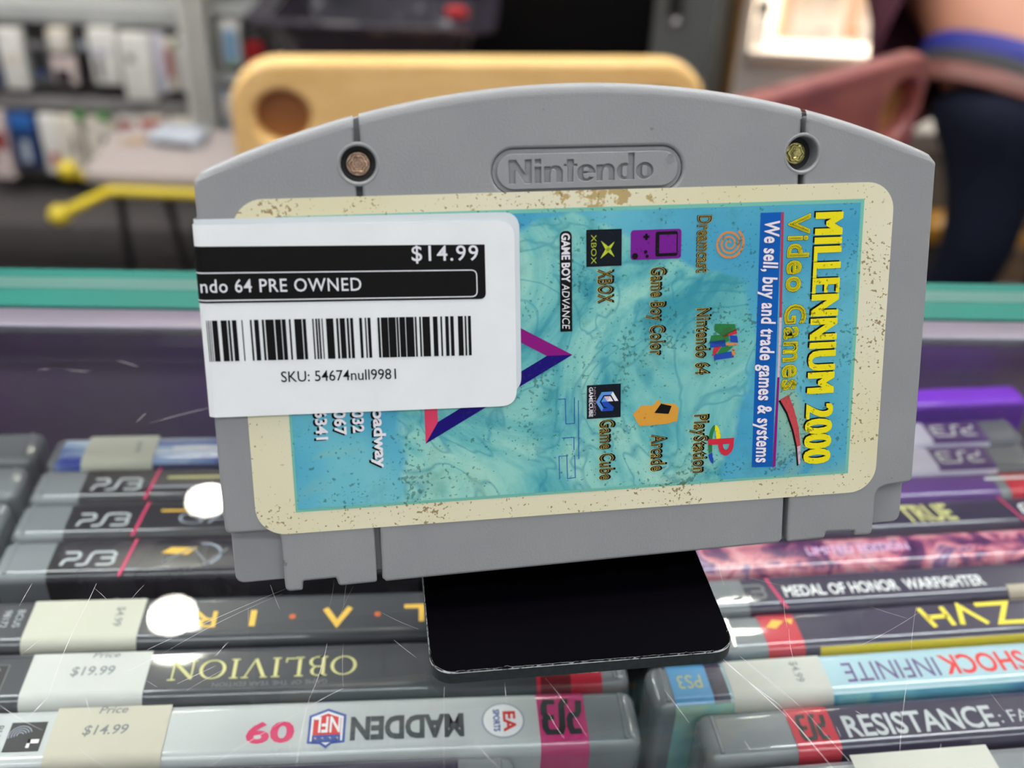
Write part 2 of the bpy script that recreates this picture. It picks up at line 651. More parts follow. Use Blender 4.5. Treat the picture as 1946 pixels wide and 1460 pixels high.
# base plate, local mm: x -24.4..24.4, y 0..62
lp = rrect(-24.6, 24.6, 0, 62, 3.6, 8)
a = MB()
vs, fs = plate([lp], 0.05, 2.7, 0.18, 2)
a.add(vs, fs)
a.build('base_plate', M_BLACK, stand, MM)
# sawn rim around the front
n = len(lp)
a = MB()
rim = rrect(-24.66, 24.66, -0.06, 62.06, 3.6, 8)
vs = [(p[0], p[1], 0.15) for p in rim] + [(p[0], p[1], 2.42) for p in rim]
a.add(vs, [(i, (i + 1) % n, n + (i + 1) % n, n + i) for i in range(n)])
base_rim = a.build('sawn_edge', M_BEDGE, stand, MM)
def worn_mat():
    t = NT('worn_white_edge')
    f = t.ramp(t.noise(900, 3, 0.7), [(0.36, (0, 0, 0)), (0.46, (1, 1, 1))])
    t.color(t.mix(f, lin((44, 50, 52)), lin((190, 196, 196))))
    t.set(Roughness=0.7)
    return t.m


a = MB()
rnd = random.Random(5)
per = []
for i in range(n):
    p, q = Vector(rim[i]), Vector(rim[(i + 1) % n])
    k = max(1, int((q - p).length / 0.4))
    per += [p + (q - p) * j / k for j in range(k)]
cen_ = Vector((0, 31))
lo_, hi_ = [], []
for p in per:
    w = rnd.uniform(.04, .20) * (1.0 if p.y < 5 else .35) * (2.2 if rnd.random() < .06 and p.y < 5 else 1)
    d = Vector((-p.x, 0)) if abs(p.x) > 24 and p.y > 3.6 else (Vector((0, 1)) if abs(p.x) < 21 else (Vector((0, 4)) - Vector((p.x * .6, p.y))))
    d = d.normalized() if d.length > 0 else Vector((0, 1))
    lo_.append((p.x, p.y, 2.40))
    hi_.append((p.x + d.x * (w + .1), p.y + d.y * (w + .1), 2.715))
k = len(per)
a.add(lo_ + hi_, [(i, (i + 1) % k, k + (i + 1) % k, k + i) for i in range(k)])
a.fixn = False
a.build('worn_edge', worn_mat(), base_rim, MM, angle=0)

# =================================================================== GAME CARTRIDGE
cart_rot = Matrix.Rotation(CART_YAW, 4, 'Z') @ Matrix.Rotation(-CART_LEAN, 4, 'X')
cart = thing('game_cartridge', 'grey plastic game cartridge with worn blue store label and white price sticker', 'game cartridge')
cart.matrix_world = Matrix.Translation((0.0129254, 0.134733, CAM_Z - 0.1114964)) @ cart_rot


def CT(u, v, w):          # cartridge millimetres (across, up, towards the viewer) -> local
    return (u, -w, v)


def cart_plastic():
    t = NT('grey_cartridge_plastic')
    f = t.noise(60, 3)
    c = t.ramp(f, [(0.3, lin((137, 139, 141))), (0.7, lin((144, 146, 147)))])
    sp = t.ramp(t.noise(420, 2, 0.5), [(0.735, (0, 0, 0)), (0.76, (1, 1, 1))])
    t.color(t.mix(t.math('MULTIPLY', sp, 0.55), c, lin((92, 92, 90))))
    t.set(Roughness=0.42, Specular_IOR_Level=0.5)
    t.bump(t.noise(2600, 2, 0.6), 0.35, 0.00012)
    return t.m


M_CART = cart_plastic()


def arcv(u):
    return 67.25 - 144.5 + sqrt(144.5 ** 2 - u * u)


def botv(u):
    return -10.1 + 0.018 * u


SL, SR, SV, SRAD, GAP = -34.2, 35.1, 56.0, 2.62, 0.43


def half_hole(cx, side):
    """arc of the screw hole from its top slit to its bottom slit, on one side (-1 left, 1 right)"""
    d = math.degrees(math.acos(GAP / SRAD))
    if side < 0:
        return arc_pts(cx, SV, SRAD, 180 - d, 180 + d, 24)
    return arc_pts(cx, SV, SRAD, d, -d, 24)


def fillet(pts, radii, n=6):
    """round the corners of a polygon"""
    out = []
    N = len(pts)
    for i in range(N):
        p0, p1, p2 = Vector(pts[i - 1]), Vector(pts[i]), Vector(pts[(i + 1) % N])
        r = radii[i]
        if r <= 0:
            out.append(tuple(p1))
            continue
        a1, a2 = (p0 - p1).normalized(), (p2 - p1).normalized()
        ang = a1.angle(a2)
        t = min(r / math.tan(ang / 2), (p0 - p1).length * 0.49, (p2 - p1).length * 0.49)
        s, e = p1 + a1 * t, p1 + a2 * t
        for k in range(n + 1):
            f = k / n
            out.append(tuple(s * (1 - f) ** 2 + p1 * 2 * f * (1 - f) + e * f * f))
    return out


TOPCUT = 1.0


def top_arc(u0, u1, n):
    return [(u0 + (u1 - u0) * k / n, arcv(u0 + (u1 - u0) * k / n) - TOPCUT) for k in range(n + 1)]


TOPROF = ((1.75, 0.012), (1.35, -0.02), (1.0, -0.09), (0.68, -0.21), (0.40, -0.40), (0.18, -0.68), (0.05, -1.05), (0.0, -1.5), (0.0, -2.5))


def top_strip(mb, u0, u1, n):
    rows = []
    for k in range(n + 1):
        u = u0 + (u1 - u0) * k / n
        e = min(1.0, (58.2 - abs(u)) / 1.6)
        rows.append([CT(u, arcv(u) - d * (0.35 + 0.65 * e) - (1 - e) * (1 - e) * 1.1, w - (1 - e) * 0.25) for d, w in TOPROF])
    mb.loft(rows, cap=False, closed=False)


# left piece, counter-clockwise from its outer bottom corner
low = fillet([(-58.0, 10), (-57.9, -0.5), (-49.5, -0.5), (-49.3, botv(-49) - 0.1), (-46.6, botv(-47) - 0.1), (-46.4, -9.5), (-41.2, -9.4), (-40.8, botv(-40)),
              (SL - GAP, botv(SL)), (SL - GAP, 10)], [0, 1.2, 1.6, 1.0, 0.4, 0.3, 0.3, 0.7, 0.5, 0])
left = low + half_hole(SL, -1)[::-1] + fillet([(SL - GAP, 60), (SL - GAP, arcv(SL) - TOPCUT), (-46, arcv(-46) - TOPCUT), (-57.95, arcv(-57.95) - .7), (-58.0, 40)], [0, 0.6, 20, 1.8, 0], 8)
left = [p for i, p in enumerate(left)]
center = ([(SL + GAP, botv(SL) + 0.6), (SL + GAP + 0.6, botv(SL)), (SR - GAP - 0.6, botv(SR)), (SR - GAP, botv(SR) + 0.6)]
          + half_hole(SR, -1)[::-1] + [(SR - GAP, arcv(SR) - TOPCUT)]
          + top_arc(SR - 1.5, SL + 1.5, 40) + [(SL + GAP, arcv(SL) - TOPCUT)] + half_hole(SL, 1))
lowr = fillet([(SR + GAP, 10), (SR + GAP, botv(SR)), (42.4, botv(42)), (42.7, -8.2), (47.8, -8.4), (48.0, botv(48)), (51.2, botv(51) - 0.2), (51.4, -0.7), (58.0, -0.1), (58.0, 10)],
              [0, 0.5, 0.8, 0.3, 0.2, 0.3, 0.9, 2.2, 1.2, 0])
right = lowr + fillet([(58.0, 40), (57.95, arcv(57.95) - .7), (46, arcv(46) - TOPCUT), (SR + GAP, arcv(SR) - TOPCUT), (SR + GAP, 60)], [0, 1.8, 20, 0.6, 0], 8) + half_hole(SR, 1)

LG_U0, LG_U1, LG_V0, LG_V1 = -14.3, 15.6, 50.9, 57.75
ring = rrect(LG_U0, LG_U1, LG_V0, LG_V1, 3.42, 14)


def tilt(pts, c=(0.65, 54.3), deg=0.15):
    ca, sa = cos(radians(deg)), sin(radians(deg))
    return [(c[0] + (p[0] - c[0]) * ca - (p[1] - c[1]) * sa, c[1] + (p[0] - c[0]) * sa + (p[1] - c[1]) * ca) for p in pts]


a = MB()
for loops in ([left], [center, ring], [right]):
    vs, fs = plate(loops, -2.6, 0.0, 0.5, 4)
    a.add([CT(*p) for p in vs], fs)
for q in ((-57.9, SL - GAP, 24), (SL + GAP, SR - GAP, 60), (SR + GAP, 57.9, 24)):
    top_strip(a, *q)
for cx in (SL, SR):
    a.lathe([(3.25, -.06), (3.12, .03), (2.95, .07), (2.78, .04), (2.64, -.12), (2.58, -.5), (2.58, -2.4)], seg=40)
    for k in range(len(a.v) - 7 * 40, len(a.v)):
        p = a.v[k]
        a.v[k] = CT(cx + p[0], SV + p[1], p[2])
    del a.f[-2:], a.mi[-2:]
# body of the front half behind the face plates, with the two screw wells
slab = (fillet([(-57.2, botv(-57) + 1.2), (57.4, botv(57) + 0.9), (57.5, -0.8), (57.95, -0.4), (57.9, 55.0), (46, arcv(46) - 0.1), (30, arcv(30) - .1), (15, arcv(15) - .1), (0, arcv(0) - .1),
                (-15, arcv(-15) - .1), (-30, arcv(-30) - .1), (-46, arcv(-46) - .1), (-57.9, 55.0), (-57.9, -0.6), (-57.3, -0.8)],
               [1.6, 1.6, 0, 0.4, 1.8, 20, 20, 20, 20, 20, 20, 20, 1.8, 0.4, 0]))
vs, fs = plate([slab, disc(SL, SV, SRAD, 32), disc(SR, SV, SRAD, 32)], -10.0, -2.3, 0.3, 2)
a.add([CT(*p) for p in vs], fs)
front_shell = a.build('front_shell', M_CART, cart, MM, angle=50, wn=True)
a = MB()
vs, fs = plate([slab], -18.0, -10.05, 0.9, 4)
a.add([CT(*p) for p in vs], fs)
a.build('back_shell', M_CART, cart, MM, angle=50)

# maker's badge: recessed groove, plateau with sunk letters
a = MB()
vs, fs = plate([rrect(LG_U0 + 0.1, LG_U1 - 0.1, LG_V0 + 0.1, LG_V1 - 0.1, 3.3, 14)], -2.3, -0.62)
a.add([CT(*p) for p in vs], fs)


def glyph_loops(s, u, v, length, height, off=0.0):
    x0, x1, y1 = text_box(s)
    vs, fs = text_geo(s, off)
    cnt = {}
    for f in fs:
        for i in range(len(f)):
            e = (f[i], f[(i + 1) % len(f)])
            cnt[e] = cnt.get(e, 0) + 1
    nxt = {}
    for (p, q) in cnt:
        if (q, p) not in cnt:
            nxt[p] = q
    loops = []
    while nxt:
        st, cur = next(iter(nxt.items()))
        lp = [st]
        del nxt[st]
        while cur != st and cur in nxt:
            lp.append(cur)
            cur = nxt.pop(cur)
        loops.append([(u + (vs[i][0] - x0) * length / (x1 - x0), v + vs[i][1] * height / y1) for i in lp])
    return loops


pl = rrect(LG_U0 + 0.78, LG_U1 - 0.78, LG_V0 + 0.78, LG_V1 - 0.78, 2.6, 14)
def badge_letters():
    """heavy rounded capitals-and-lowercase wordmark as 2-D loops, letter by letter"""
    W = []
    e = lambda cx, cy, rx, ry, a0, a1, n=14: arc_pts(cx, cy, rx, a0, a1, n, ry)
    x = -11.7
    ht, xh = 3.55, 2.5
    W.append([(x, 0), (x + 1.0, 0), (x + 1.0, 2.1), (x + 2.45, 0), (x + 3.5, 0), (x + 3.5, ht), (x + 2.5, ht), (x + 2.5, 1.45), (x + 1.05, ht), (x, ht)])
    x += 4.0
    W.append([(x, 0), (x + .95, 0), (x + .95, xh - .1), (x, xh - .1)])
    W.append([(x, 2.85), (x + .95, 2.85), (x + .95, ht), (x, ht)])

    def n_(x):
        return [(x, 0), (x + .95, 0), (x + .95, 1.35)] + e(x + 1.42, 1.35, .47, .62, 180, 0, 10)[1:] + [(x + 1.9, 0), (x + 2.85, 0), (x + 2.85, 1.45)] + e(x + 1.75, 1.45, 1.1, 1.05, 0, 130, 12)[1:] + [(x + .95, xh - .25), (x + .95, xh - .1), (x, xh - .1)]
    x += 1.45
    W.append(n_(x))
    x += 3.05
    W.append([(x + .5, 0), (x + 1.5, 0), (x + 1.5, 2.35), (x + 2.05, 2.35), (x + 2.05, 2.65), (x + 1.5, 2.65), (x + 1.5, 3.35), (x + .5, 3.35), (x + .5, 2.65), (x, 2.65), (x, 2.35), (x + .5, 2.35)])
    x += 2.05
    cx, cy = x + 1.42, 1.25
    W.append(e(cx, cy, 1.42, 1.25, -2, 325, 28) + [(cx + .5, .62)] + e(cx, .72, .46, .36, -10, -180, 8) + [(cx - .46, 1.18)])
    W.append([(cx - .46, 1.45), (cx + .46, 1.45)] + e(cx, 1.72, .46, .42, 0, 180, 10))
    x += 3.05
    W.append(n_(x))
    x += 3.15
    cx = x + 1.3
    W.append(e(cx, cy, 1.3, 1.25, 60, 300, 22) + [(x + 1.9, .12), (x + 1.9, 0), (x + 2.8, 0), (x + 2.8, 4.0), (x + 1.9, 4.0), (x + 1.9, xh - .1)])
    W.append(rrect(cx - .42, cx + .42, .42, 2.08, .4, 8))
    x += 3.05
    cx = x + 1.38
    W.append(disc(cx, cy, 1.38, 32, 1.25))
    W.append(rrect(cx - .42, cx + .42, .42, 2.08, .4, 8))
    return [[(u, 52.5 + v + (u + 11.7) * .012) for u, v in lp] for lp in W]


letters = badge_letters()
vs, fs = plate([pl] + letters, -0.62, -0.02, 0.1, 2)
a.add([CT(*p) for p in vs], fs)
vs, fs = plate([disc(13.5, 55.9, 0.62, 20), disc(13.5, 55.9, 0.5, 20)], -0.05, 0.06)
a.add([CT(*p) for p in vs], fs)
put_text(a, CT, 'R', 13.28, 55.63, 0.42, 0.55, 0, 0.04, off=0.01)
a.build('maker_badge', M_CART, cart, MM, angle=40)

# screws
M_SCREW = mat('bronze_screw', (176, 146, 124), 0.22, metal=1.0, var=0.5, nscale=1500, bump=0.25, bscale=1200, bdist=0.0004)
M_SCREW2 = mat('brassy_screw', (178, 168, 110), 0.22, metal=1.0, var=0.5, nscale=1500, bump=0.25, bscale=1200, bdist=0.0004)
M_WELL = mat('screw_well_floor', (34, 30, 30), 0.6)
for cx, r, mm_, dep, lb in ((SL, 1.45, M_SCREW, -1.6, 'bronze coloured'), (SR, 1.38, M_SCREW2, -2.3, 'brassy, deeper set')):
    a = MB()
    rf = lambda t: 1 + 0.10 * cos(6 * t + 0.5)
    a.lathe([(r * 1.28, -1.4), (r * 1.28, -0.55), (r * 1.18, -0.45), (r * 0.9, -0.44)], seg=48)
    a.lathe([(r * 1.0, -0.8), (r, -0.15), (r * 0.93, -0.02), (r * 0.85, 0.0), (r * 0.70, -0.03), (r * 0.62, -0.16), (r * 0.40, -0.20), (r * 0.34, -0.10), (r * 0.02, -0.08)], seg=60, rfun=rf)
    o = a.build('screw', mm_, cart, MM, xf=lambda x, y, z, cx=cx, dep=dep: CT(cx + x, SV + y, dep + z), angle=25)
    o['label'] = lb + ' lobed security screw'
    a = MB()
    a.lathe([(SRAD + 0.1, -0.1), (SRAD + 0.1, 0.0), (0.02, 0.0)], seg=32)
    a.build('screw_well', M_WELL, cart, MM, xf=lambda x, y, z, cx=cx, dep=dep: CT(cx + x, SV + y, dep - 0.9 + z))

# ---------------------------------------------------------------- store label
DIRT = {}


def dirt_nodes(t, strength=1.0):
    """brown specks in clusters; returns factor socket"""
    big = t.noise(95, 3, 0.6)
    sp = t.noise(1650, 2, 0.55, 0.0)
    s = t.math('ADD', sp, t.math('MULTIPLY', big, 0.62))
    r = t.ramp(s, [(0.955, (0, 0, 0)), (1.0, (1, 1, 1))])
    fine = t.ramp(t.noise(1500, 2, 0.5), [(0.69, (0, 0, 0)), (0.74, (1, 1, 1))])
    return t.math('MULTIPLY', t.math('MAXIMUM', r, t.math('MULTIPLY', fine, 0.45)), strength)


def print_mat(name, rgb, dirt=0.6, dirt_rgb=(70, 78, 50), rough=0.42):
    t = NT(name)
    t.color(t.mix(dirt_nodes(t, dirt), lin(rgb), lin(dirt_rgb)))
    t.set(Roughness=rough, Specular_IOR_Level=0.12)
    return t.m


def border_mat():
    t = NT('label_cream_border')
    c = t.ramp(t.noise(25, 2), [(0.35, lin((226, 222, 196))), (0.65, lin((220, 213, 174)))])
    d = dirt_nodes(t, 0.85)
    # heavier tan staining along the upper border
    sep = t.n('ShaderNodeSeparateXYZ')
    t.l(t.coord(), sep.inputs[0])
    up = t.math('SUBTRACT', 1.0, t.math('MULTIPLY', t.math('ABSOLUTE', t.math('SUBTRACT', sep.outputs['X'], 0.003)), 75.0))
    st = t.math('ADD', t.noise(420, 3, 0.6), t.math('MULTIPLY', t.math('MAXIMUM', up, 0.0), 0.22))
    zt = t.math('GREATER_THAN', sep.outputs['Z'], 0.047)
    st = t.math('MULTIPLY', t.ramp(st, [(0.66, (0, 0, 0)), (0.72, (1, 1, 1))]), zt)
    c2 = t.mix(t.math('MULTIPLY', st, 0.8), c, lin((170, 140, 72)))
    t.color(t.mix(d, c2, lin((138, 112, 62))))
    t.set(Roughness=0.6, Specular_IOR_Level=0.2)
    return t.m


def art_mat():
    t = NT('label_watery_art')
    sep = t.n('ShaderNodeSeparateXYZ')
    t.l(t.coord(), sep.inputs[0])
    w = t.noise(40, 5, 0.6, 1.6)
    ln = t.math('ABSOLUTE', t.math('SUBTRACT', t.noise(52, 2, 0.45, 2.6), 0.5))
    line = t.ramp(ln, [(0.0, (1, 1, 1)), (0.035, (0, 0, 0))])
    sea = t.ramp(w, [(0.34, lin((62, 150, 164))), (0.44, lin((108, 186, 186))), (0.55, lin((144, 206, 194))), (0.66, lin((166, 214, 198)))])
    sea = t.mix(t.math('MULTIPLY', line, 0.55), sea, lin((44, 138, 160)))
    sky = t.ramp(t.noise(24, 3, 0.5, 0.8), [(0.35, lin((60, 152, 190))), (0.55, lin((98, 180, 200))), (0.7, lin((128, 200, 204)))])
    # plain blue at the two ends and top edge, watery swirls in the middle
    dx = t.math('MULTIPLY', t.math('ABSOLUTE', t.math('SUBTRACT', sep.outputs['X'], -0.002)), 26.0)
    dz = t.math('MULTIPLY', t.math('MAXIMUM', t.math('SUBTRACT', sep.outputs['Z'], 0.036), 0.0), 60.0)
    k = t.ramp(t.math('ADD', t.math('ADD', dx, dz), t.math('MULTIPLY', t.noise(60, 3), 0.5)), [(0.95, (0, 0, 0)), (1.4, (1, 1, 1))])
    c = t.mix(k, sea, sky)
    # yellow-green patches
    g = t.ramp(t.noise(45, 3, 0.5, 1.0), [(0.60, (0, 0, 0)), (0.72, (1, 1, 1))])
    low = t.math('MULTIPLY', g, t.math('LESS_THAN', sep.outputs['Z'], 0.030))
    c = t.mix(t.math('MULTIPLY', low, 0.5), c, lin((170, 200, 130)))
    grime = t.ramp(t.noise(110, 5, 0.7), [(0.52, (0, 0, 0)), (0.72, (1, 1, 1))])
    c = t.mix(t.math('MULTIPLY', grime, 0.40), c, lin((62, 128, 116)))
    t.color(t.mix(dirt_nodes(t, 0.6), c, lin((44, 86, 72))))
    t.set(Roughness=0.5, Specular_IOR_Level=0.15)
    return t.m


LBL = [border_mat(), art_mat(), print_mat('label_edge_green', (120, 190, 172), 0.7), print_mat('ink_black', (14, 14, 16), 0.25),
       print_mat('ink_yellow', (236, 222, 28), 0.75, (120, 108, 30)), print_mat('ink_royal_blue', (14, 92, 178), 0.3), print_mat('ink_white', (232, 230, 236), 0.2),
       print_mat('ink_red_line', (176, 62, 86), 0.3), print_mat('ink_orange', (206, 138, 78), 0.7), print_mat('ink_purple', (118, 32, 142), 0.5, (60, 20, 70)),
       print_mat('ink_near_black_blue', (16, 24, 34), 0.2), print_mat('ink_lime', (190, 206, 62), 0.3), print_mat('ink_straw', (226, 202, 104), 0.4),
       print_mat('ink_magenta', (136, 24, 122), 0.25), print_mat('ink_navy', (26, 14, 112), 0.15), print_mat('ink_pink', (216, 66, 100), 0.2),
       print_mat('ink_gold', (218, 158, 62), 0.6, (150, 96, 40)), print_mat('ink_logo_red', (206, 44, 66), 0.35), print_mat('ink_logo_green', (44, 122, 66), 0.4),
       print_mat('ink_logo_blue', (34, 74, 176), 0.3), print_mat('ink_pale_blue', (92, 148, 222), 0.2), print_mat('ink_outline_blue', (40, 92, 170), 0.1),
       print_mat('ink_swoosh_red', (196, 74, 80), 0.4), print_mat('ink_pale_pink', (214, 180, 196), 0.3)]
(B_BORD, B_ART, B_EDGE, B_BLK, B_YEL, B_ROY, B_WHT, B_RED, B_ORA, B_PUR, B_NBB, B_LIM, B_STR, B_MAG, B_NAV, B_PNK, B_GLD, B_LRED, B_LGRN, B_LBLU, B_PBLU, B_OBLU, B_SWR, B_PPK) = range(24)


def LT(u, v, layer):
    return CT(u, v, 0.10 + 0.035 * layer)


lab = MB()
outline = rrect(-53.0, 51.0, -1.15, 51.3, 4.6, 10)
outline = [(p[0], p[1] - 0.0005 * p[0]) for p in outline]
n = len(outline)
lab.add([CT(p[0], p[1], 0.0) for p in outline] + [CT(p[0], p[1], 0.10) for p in outline],
        [tuple(range(n, 2 * n))] + [(i, (i + 1) % n, n + (i + 1) % n, n + i) for i in range(n)], B_BORD)
put_rect(lab, LT, -46.8, 45.9, 2.4, 48.7, B_EDGE, 1)
put_rect(lab, LT, -46.4, 45.3, 2.9, 48.1, B_ART, 2)


def vtext(s, u_base, v_top, length, height, mi, layer, **kw):
    """label text reading downwards: letter tops point to +u"""
    put_text(lab, LT, s, u_base, v_top, length, height, mi, layer, ang=-90, **kw)


def otext(s, u_base, v_top, length, height, fg, bg, layer, off_fg=0.0, off_bg=0.05, sh=(0.0, 0.0), **kw):
    vtext(s, u_base, v_top, length, height, bg, layer, off=off_bg, du=sh[0], dv=sh[1], **kw)
    vtext(s, u_base, v_top, length, height, fg, layer + 1, off=off_fg, **kw)


for k in range(-3, 4):
    vtext('MILLENNIUM 2000', 37.7, 46.5, 41.7, 4.75, B_BLK, 4, du=-.24 + .095 * k, dv=-.28, space=1.09)
for k in range(-3, 4):
    vtext('MILLENNIUM 2000', 37.7, 46.5, 41.7, 4.75, B_YEL, 5 + .1 * k, du=.095 * k, space=1.09)
# striped display lettering
for k, (o, c) in enumerate(((0.040, B_BLK), (0.028, B_YEL), (0.0, B_BLK), (-0.012, B_YEL), (-0.034, B_BLK))):
    vtext('Video Games', 33.3, 46.5, 28.6, 3.45, c, 4 + k, off=o, space=1.12)
put_poly(lab, LT, [(28.45, 47.0), (31.9, 47.0), (32.2, 4.5), (28.55, 4.7)], B_ROY, 3)
put_poly(lab, LT, [(31.9, 47.0), (32.35, 47.0), (32.75, 30), (32.3, 30)], B_RED, 3)
put_poly(lab, LT, [(32.3, 30), (32.75, 30), (32.8, 20), (32.4, 20)], B_PPK, 3)
put_poly(lab, LT, [(32.4, 20), (32.8, 20), (32.75, 4.5), (32.2, 4.5)], B_MAG, 3)
otext('We sell, buy and trade games & systems', 29.25, 45.6, 40.1, 2.35, B_WHT, B_MAG, 5, 0.026, 0.036, space=1.07, shear=0.12)
# swoosh under the heading
oc = [(34.5, 16.9), (35.6, 14.3), (36.5, 11.2), (37.0, 8.0), (37.1, 4.8)]
ic = [(33.0, 16.2), (34.4, 13.9), (35.6, 10.8), (36.4, 7.8), (36.8, 4.6)]
put_strip(lab, LT, [(p[0] - 0.2, p[1] - 0.25) for p in oc], [(p[0] - 0.25, p[1] - 0.25) for p in ic], B_BLK, 4)
put_strip(lab, LT, oc[:4], ic[:4], B_SWR, 5)
put_strip(lab, LT, oc[3:], ic[3:], B_PPK, 5)
# console names
for s, ub, vt, ln, h in (('Dreamcast', 18.2, 46.8, 8.9, 2.2), ('Nintendo 64', 18.2, 32.1, 10.8, 2.2), ('PlayStation', 18.2, 14.4, 9.9, 2.3),
                         ('Game Boy Color', 10.55, 39.0, 14.1, 2.3), ('Arcade', 10.95, 11.4, 6.1, 2.4), ('XBOX', 1.95, 38.9, 5.1, 2.3), ('Game Cube', 2.3, 14.5, 10.1, 2.3)):
    otext(s, ub, vt, ln, h, B_STR, B_BLK, 4, 0.018, 0.05, (0.02, 0.30) if s != 'Dreamcast' else (-.03, -.05), space=1.10)
    vtext(s, ub, vt, ln, h, B_BLK, 6, off=-0.006, space=1.10)
# orange swirl
L_, R_ = [], []
for k in range(90):
    th = k / 89 * 2 * pi * 3.1
    r = 0.25 + 2.2 * k / 89
    wd = 0.13 + 0.08 * k / 89
    ce = (23.4, 42.3)
    an = th + 0.3
    L_.append((ce[0] + (r + wd) * cos(an), ce[1] + (r + wd) * sin(an)))
    R_.append((ce[0] + (r - wd) * cos(an), ce[1] + (r - wd) * sin(an)))
put_strip(lab, LT, L_, R_, B_ORA, 4)
# four-sided letter N emblem (green, red, blue faces)
Q = lambda a, b: (20.4 + b, 29.8 - a)     # a along (down), b up (to the right)
for pts, c in (([(0.3, 1.0), (0.5, 4.4), (1.6, 4.6), (2.4, 2.4), (1.4, 0.9)], B_LGRN), ([(1.3, 4.6), (2.2, 2.2), (2.6, 2.4), (2.1, 4.8)], B_LRED),
               ([(2.2, 0.4), (2.1, 3.3), (3.2, 3.5), (3.9, 1.8), (3.3, 0.2)], B_LGRN), ([(3.2, 0.2), (3.0, 2.8), (4.1, 2.9), (4.2, 0.3)], B_LBLU),
               ([(2.3, 3.6), (3.4, 3.7), (3.6, 5.0), (2.5, 4.8)], B_LBLU), ([(3.5, 2.9), (3.6, 4.8), (4.0, 4.9), (4.0, 3.0)], B_ORA),
               ([(4.0, 1.0), (4.1, 2.2), (5.6, 1.0), (5.5, 0.7), (4.6, 0.8)], B_LRED), ([(4.1, 2.3), (4.2, 4.2), (5.2, 3.0), (5.4, 1.4)], B_LGRN),
               ([(5.3, 0.9), (5.0, 3.9), (6.0, 4.4), (6.3, 1.0)], B_LBLU), ([(4.3, 4.3), (5.6, 4.6), (5.9, 4.0), (5.0, 3.9)], B_ORA)):
    put_poly(lab, LT, [Q(*p) for p in pts], c, 5)
# upright P over a lying S, four colours
Q2 = lambda a, b: (20.7 + b, 12.4 - a)
put_strip(lab, LT, [Q2(*p) for p in arc_pts(3.2, 1.2, 3.3, 180, 300, 14, 1.1)], [Q2(*p) for p in arc_pts(3.2, 1.2, 2.5, 180, 300, 14, 0.4)], B_LGRN, 4)
put_strip(lab, LT, [Q2(*p) for p in arc_pts(3.2, 1.2, 3.3, 90, 180, 12, 1.1)], [Q2(*p) for p in arc_pts(3.2, 1.2, 2.4, 90, 180, 12, 0.3)], B_YEL, 4)
put_strip(lab, LT, [Q2(*p) for p in arc_pts(3.4, 1.1, 3.2, 300, 360, 10, 1.1)], [Q2(*p) for p in arc_pts(3.4, 1.1, 2.3, 300, 360, 10, 0.3)], B_LBLU, 4)
put_poly(lab, LT, [Q2(*p) for p in ((2.3, 0.0), (3.3, 0.1), (3.3, 4.5), (2.3, 4.6))], B_LRED, 5)
put_strip(lab, LT, [Q2(*p) for p in arc_pts(3.3, 3.2, 2.0, 90, -90, 12, 1.35)], [Q2(*p) for p in arc_pts(3.3, 3.2, 1.0, 90, -90, 12, 0.55)], B_LRED, 5)
# purple handheld
put_poly(lab, LT, rrect(7.3, 15.5, 40.3, 44.95, 0.5, 4), B_PUR, 4)
put_poly(lab, LT, rrect(11.3, 14.9, 40.7, 44.6, 0.3, 4), B_BLK, 5)
put_rect(lab, LT, 11.9, 14.7, 41.2, 44.1, B_PUR, 6)
for q in ((9.3, 10.3, 43.65, 44.05), (9.6, 10.0, 43.35, 44.35)):
    put_rect(lab, LT, *q, B_BLK, 5)
for c, r in (((9.7, 41.5), 0.3), ((9.95, 40.8), 0.28), ((8.0, 40.9), 0.5)):
    put_poly(lab, LT, disc(*c, r, 12), B_BLK, 5)
# gold arcade cabinet
put_poly(lab, LT, [(7.9, 15.2), (9.3, 16.6), (11.2, 16.5), (12.2, 17.5), (12.6, 16.8), (15.0, 16.5), (15.6, 15.8), (15.4, 13.6), (13.6, 13.2), (9.0, 13.1)], B_GLD, 4)
put_poly(lab, LT, [(11.5, 15.2), (12.6, 16.7), (14.4, 16.2), (13.9, 14.9)], B_BLK, 5)
# square console emblem with a lime X
put_rect(lab, LT, 0.2, 5.85, 39.5, 45.25, B_BLK, 4)
put_rect(lab, LT, 0.4, 5.65, 39.7, 45.05, B_NBB, 5)
for p, q in (((2.5, 43.5), (4.7, 40.9)), ((4.7, 43.3), (2.4, 40.7))):
    p, q = Vector(p), Vector(q)
    d = (q - p).normalized()
    nn = Vector((-d.y, d.x)) * 0.36
    mid = (p + q) / 2
    put_poly(lab, LT, [p, mid + nn, q, mid - nn], B_LIM, 6)
vtext('XBOX', 0.95, 44.5, 4.6, 0.85, B_LIM, 6, off=-0.01)
# handheld name on a black strip
put_poly(lab, LT, rrect(-4.0, -2.1, 29.4, 45.2, 0.8, 5, (0, 0, 1, 1)), B_BLK, 4)
vtext('GAME BOY', -3.7, 44.8, 7.5, 1.25, B_WHT, 6, off=0.03)
vtext('ADVANCE', -3.7, 37.0, 7.2, 1.2, B_WHT, 6, off=0.0, shear=0.15)
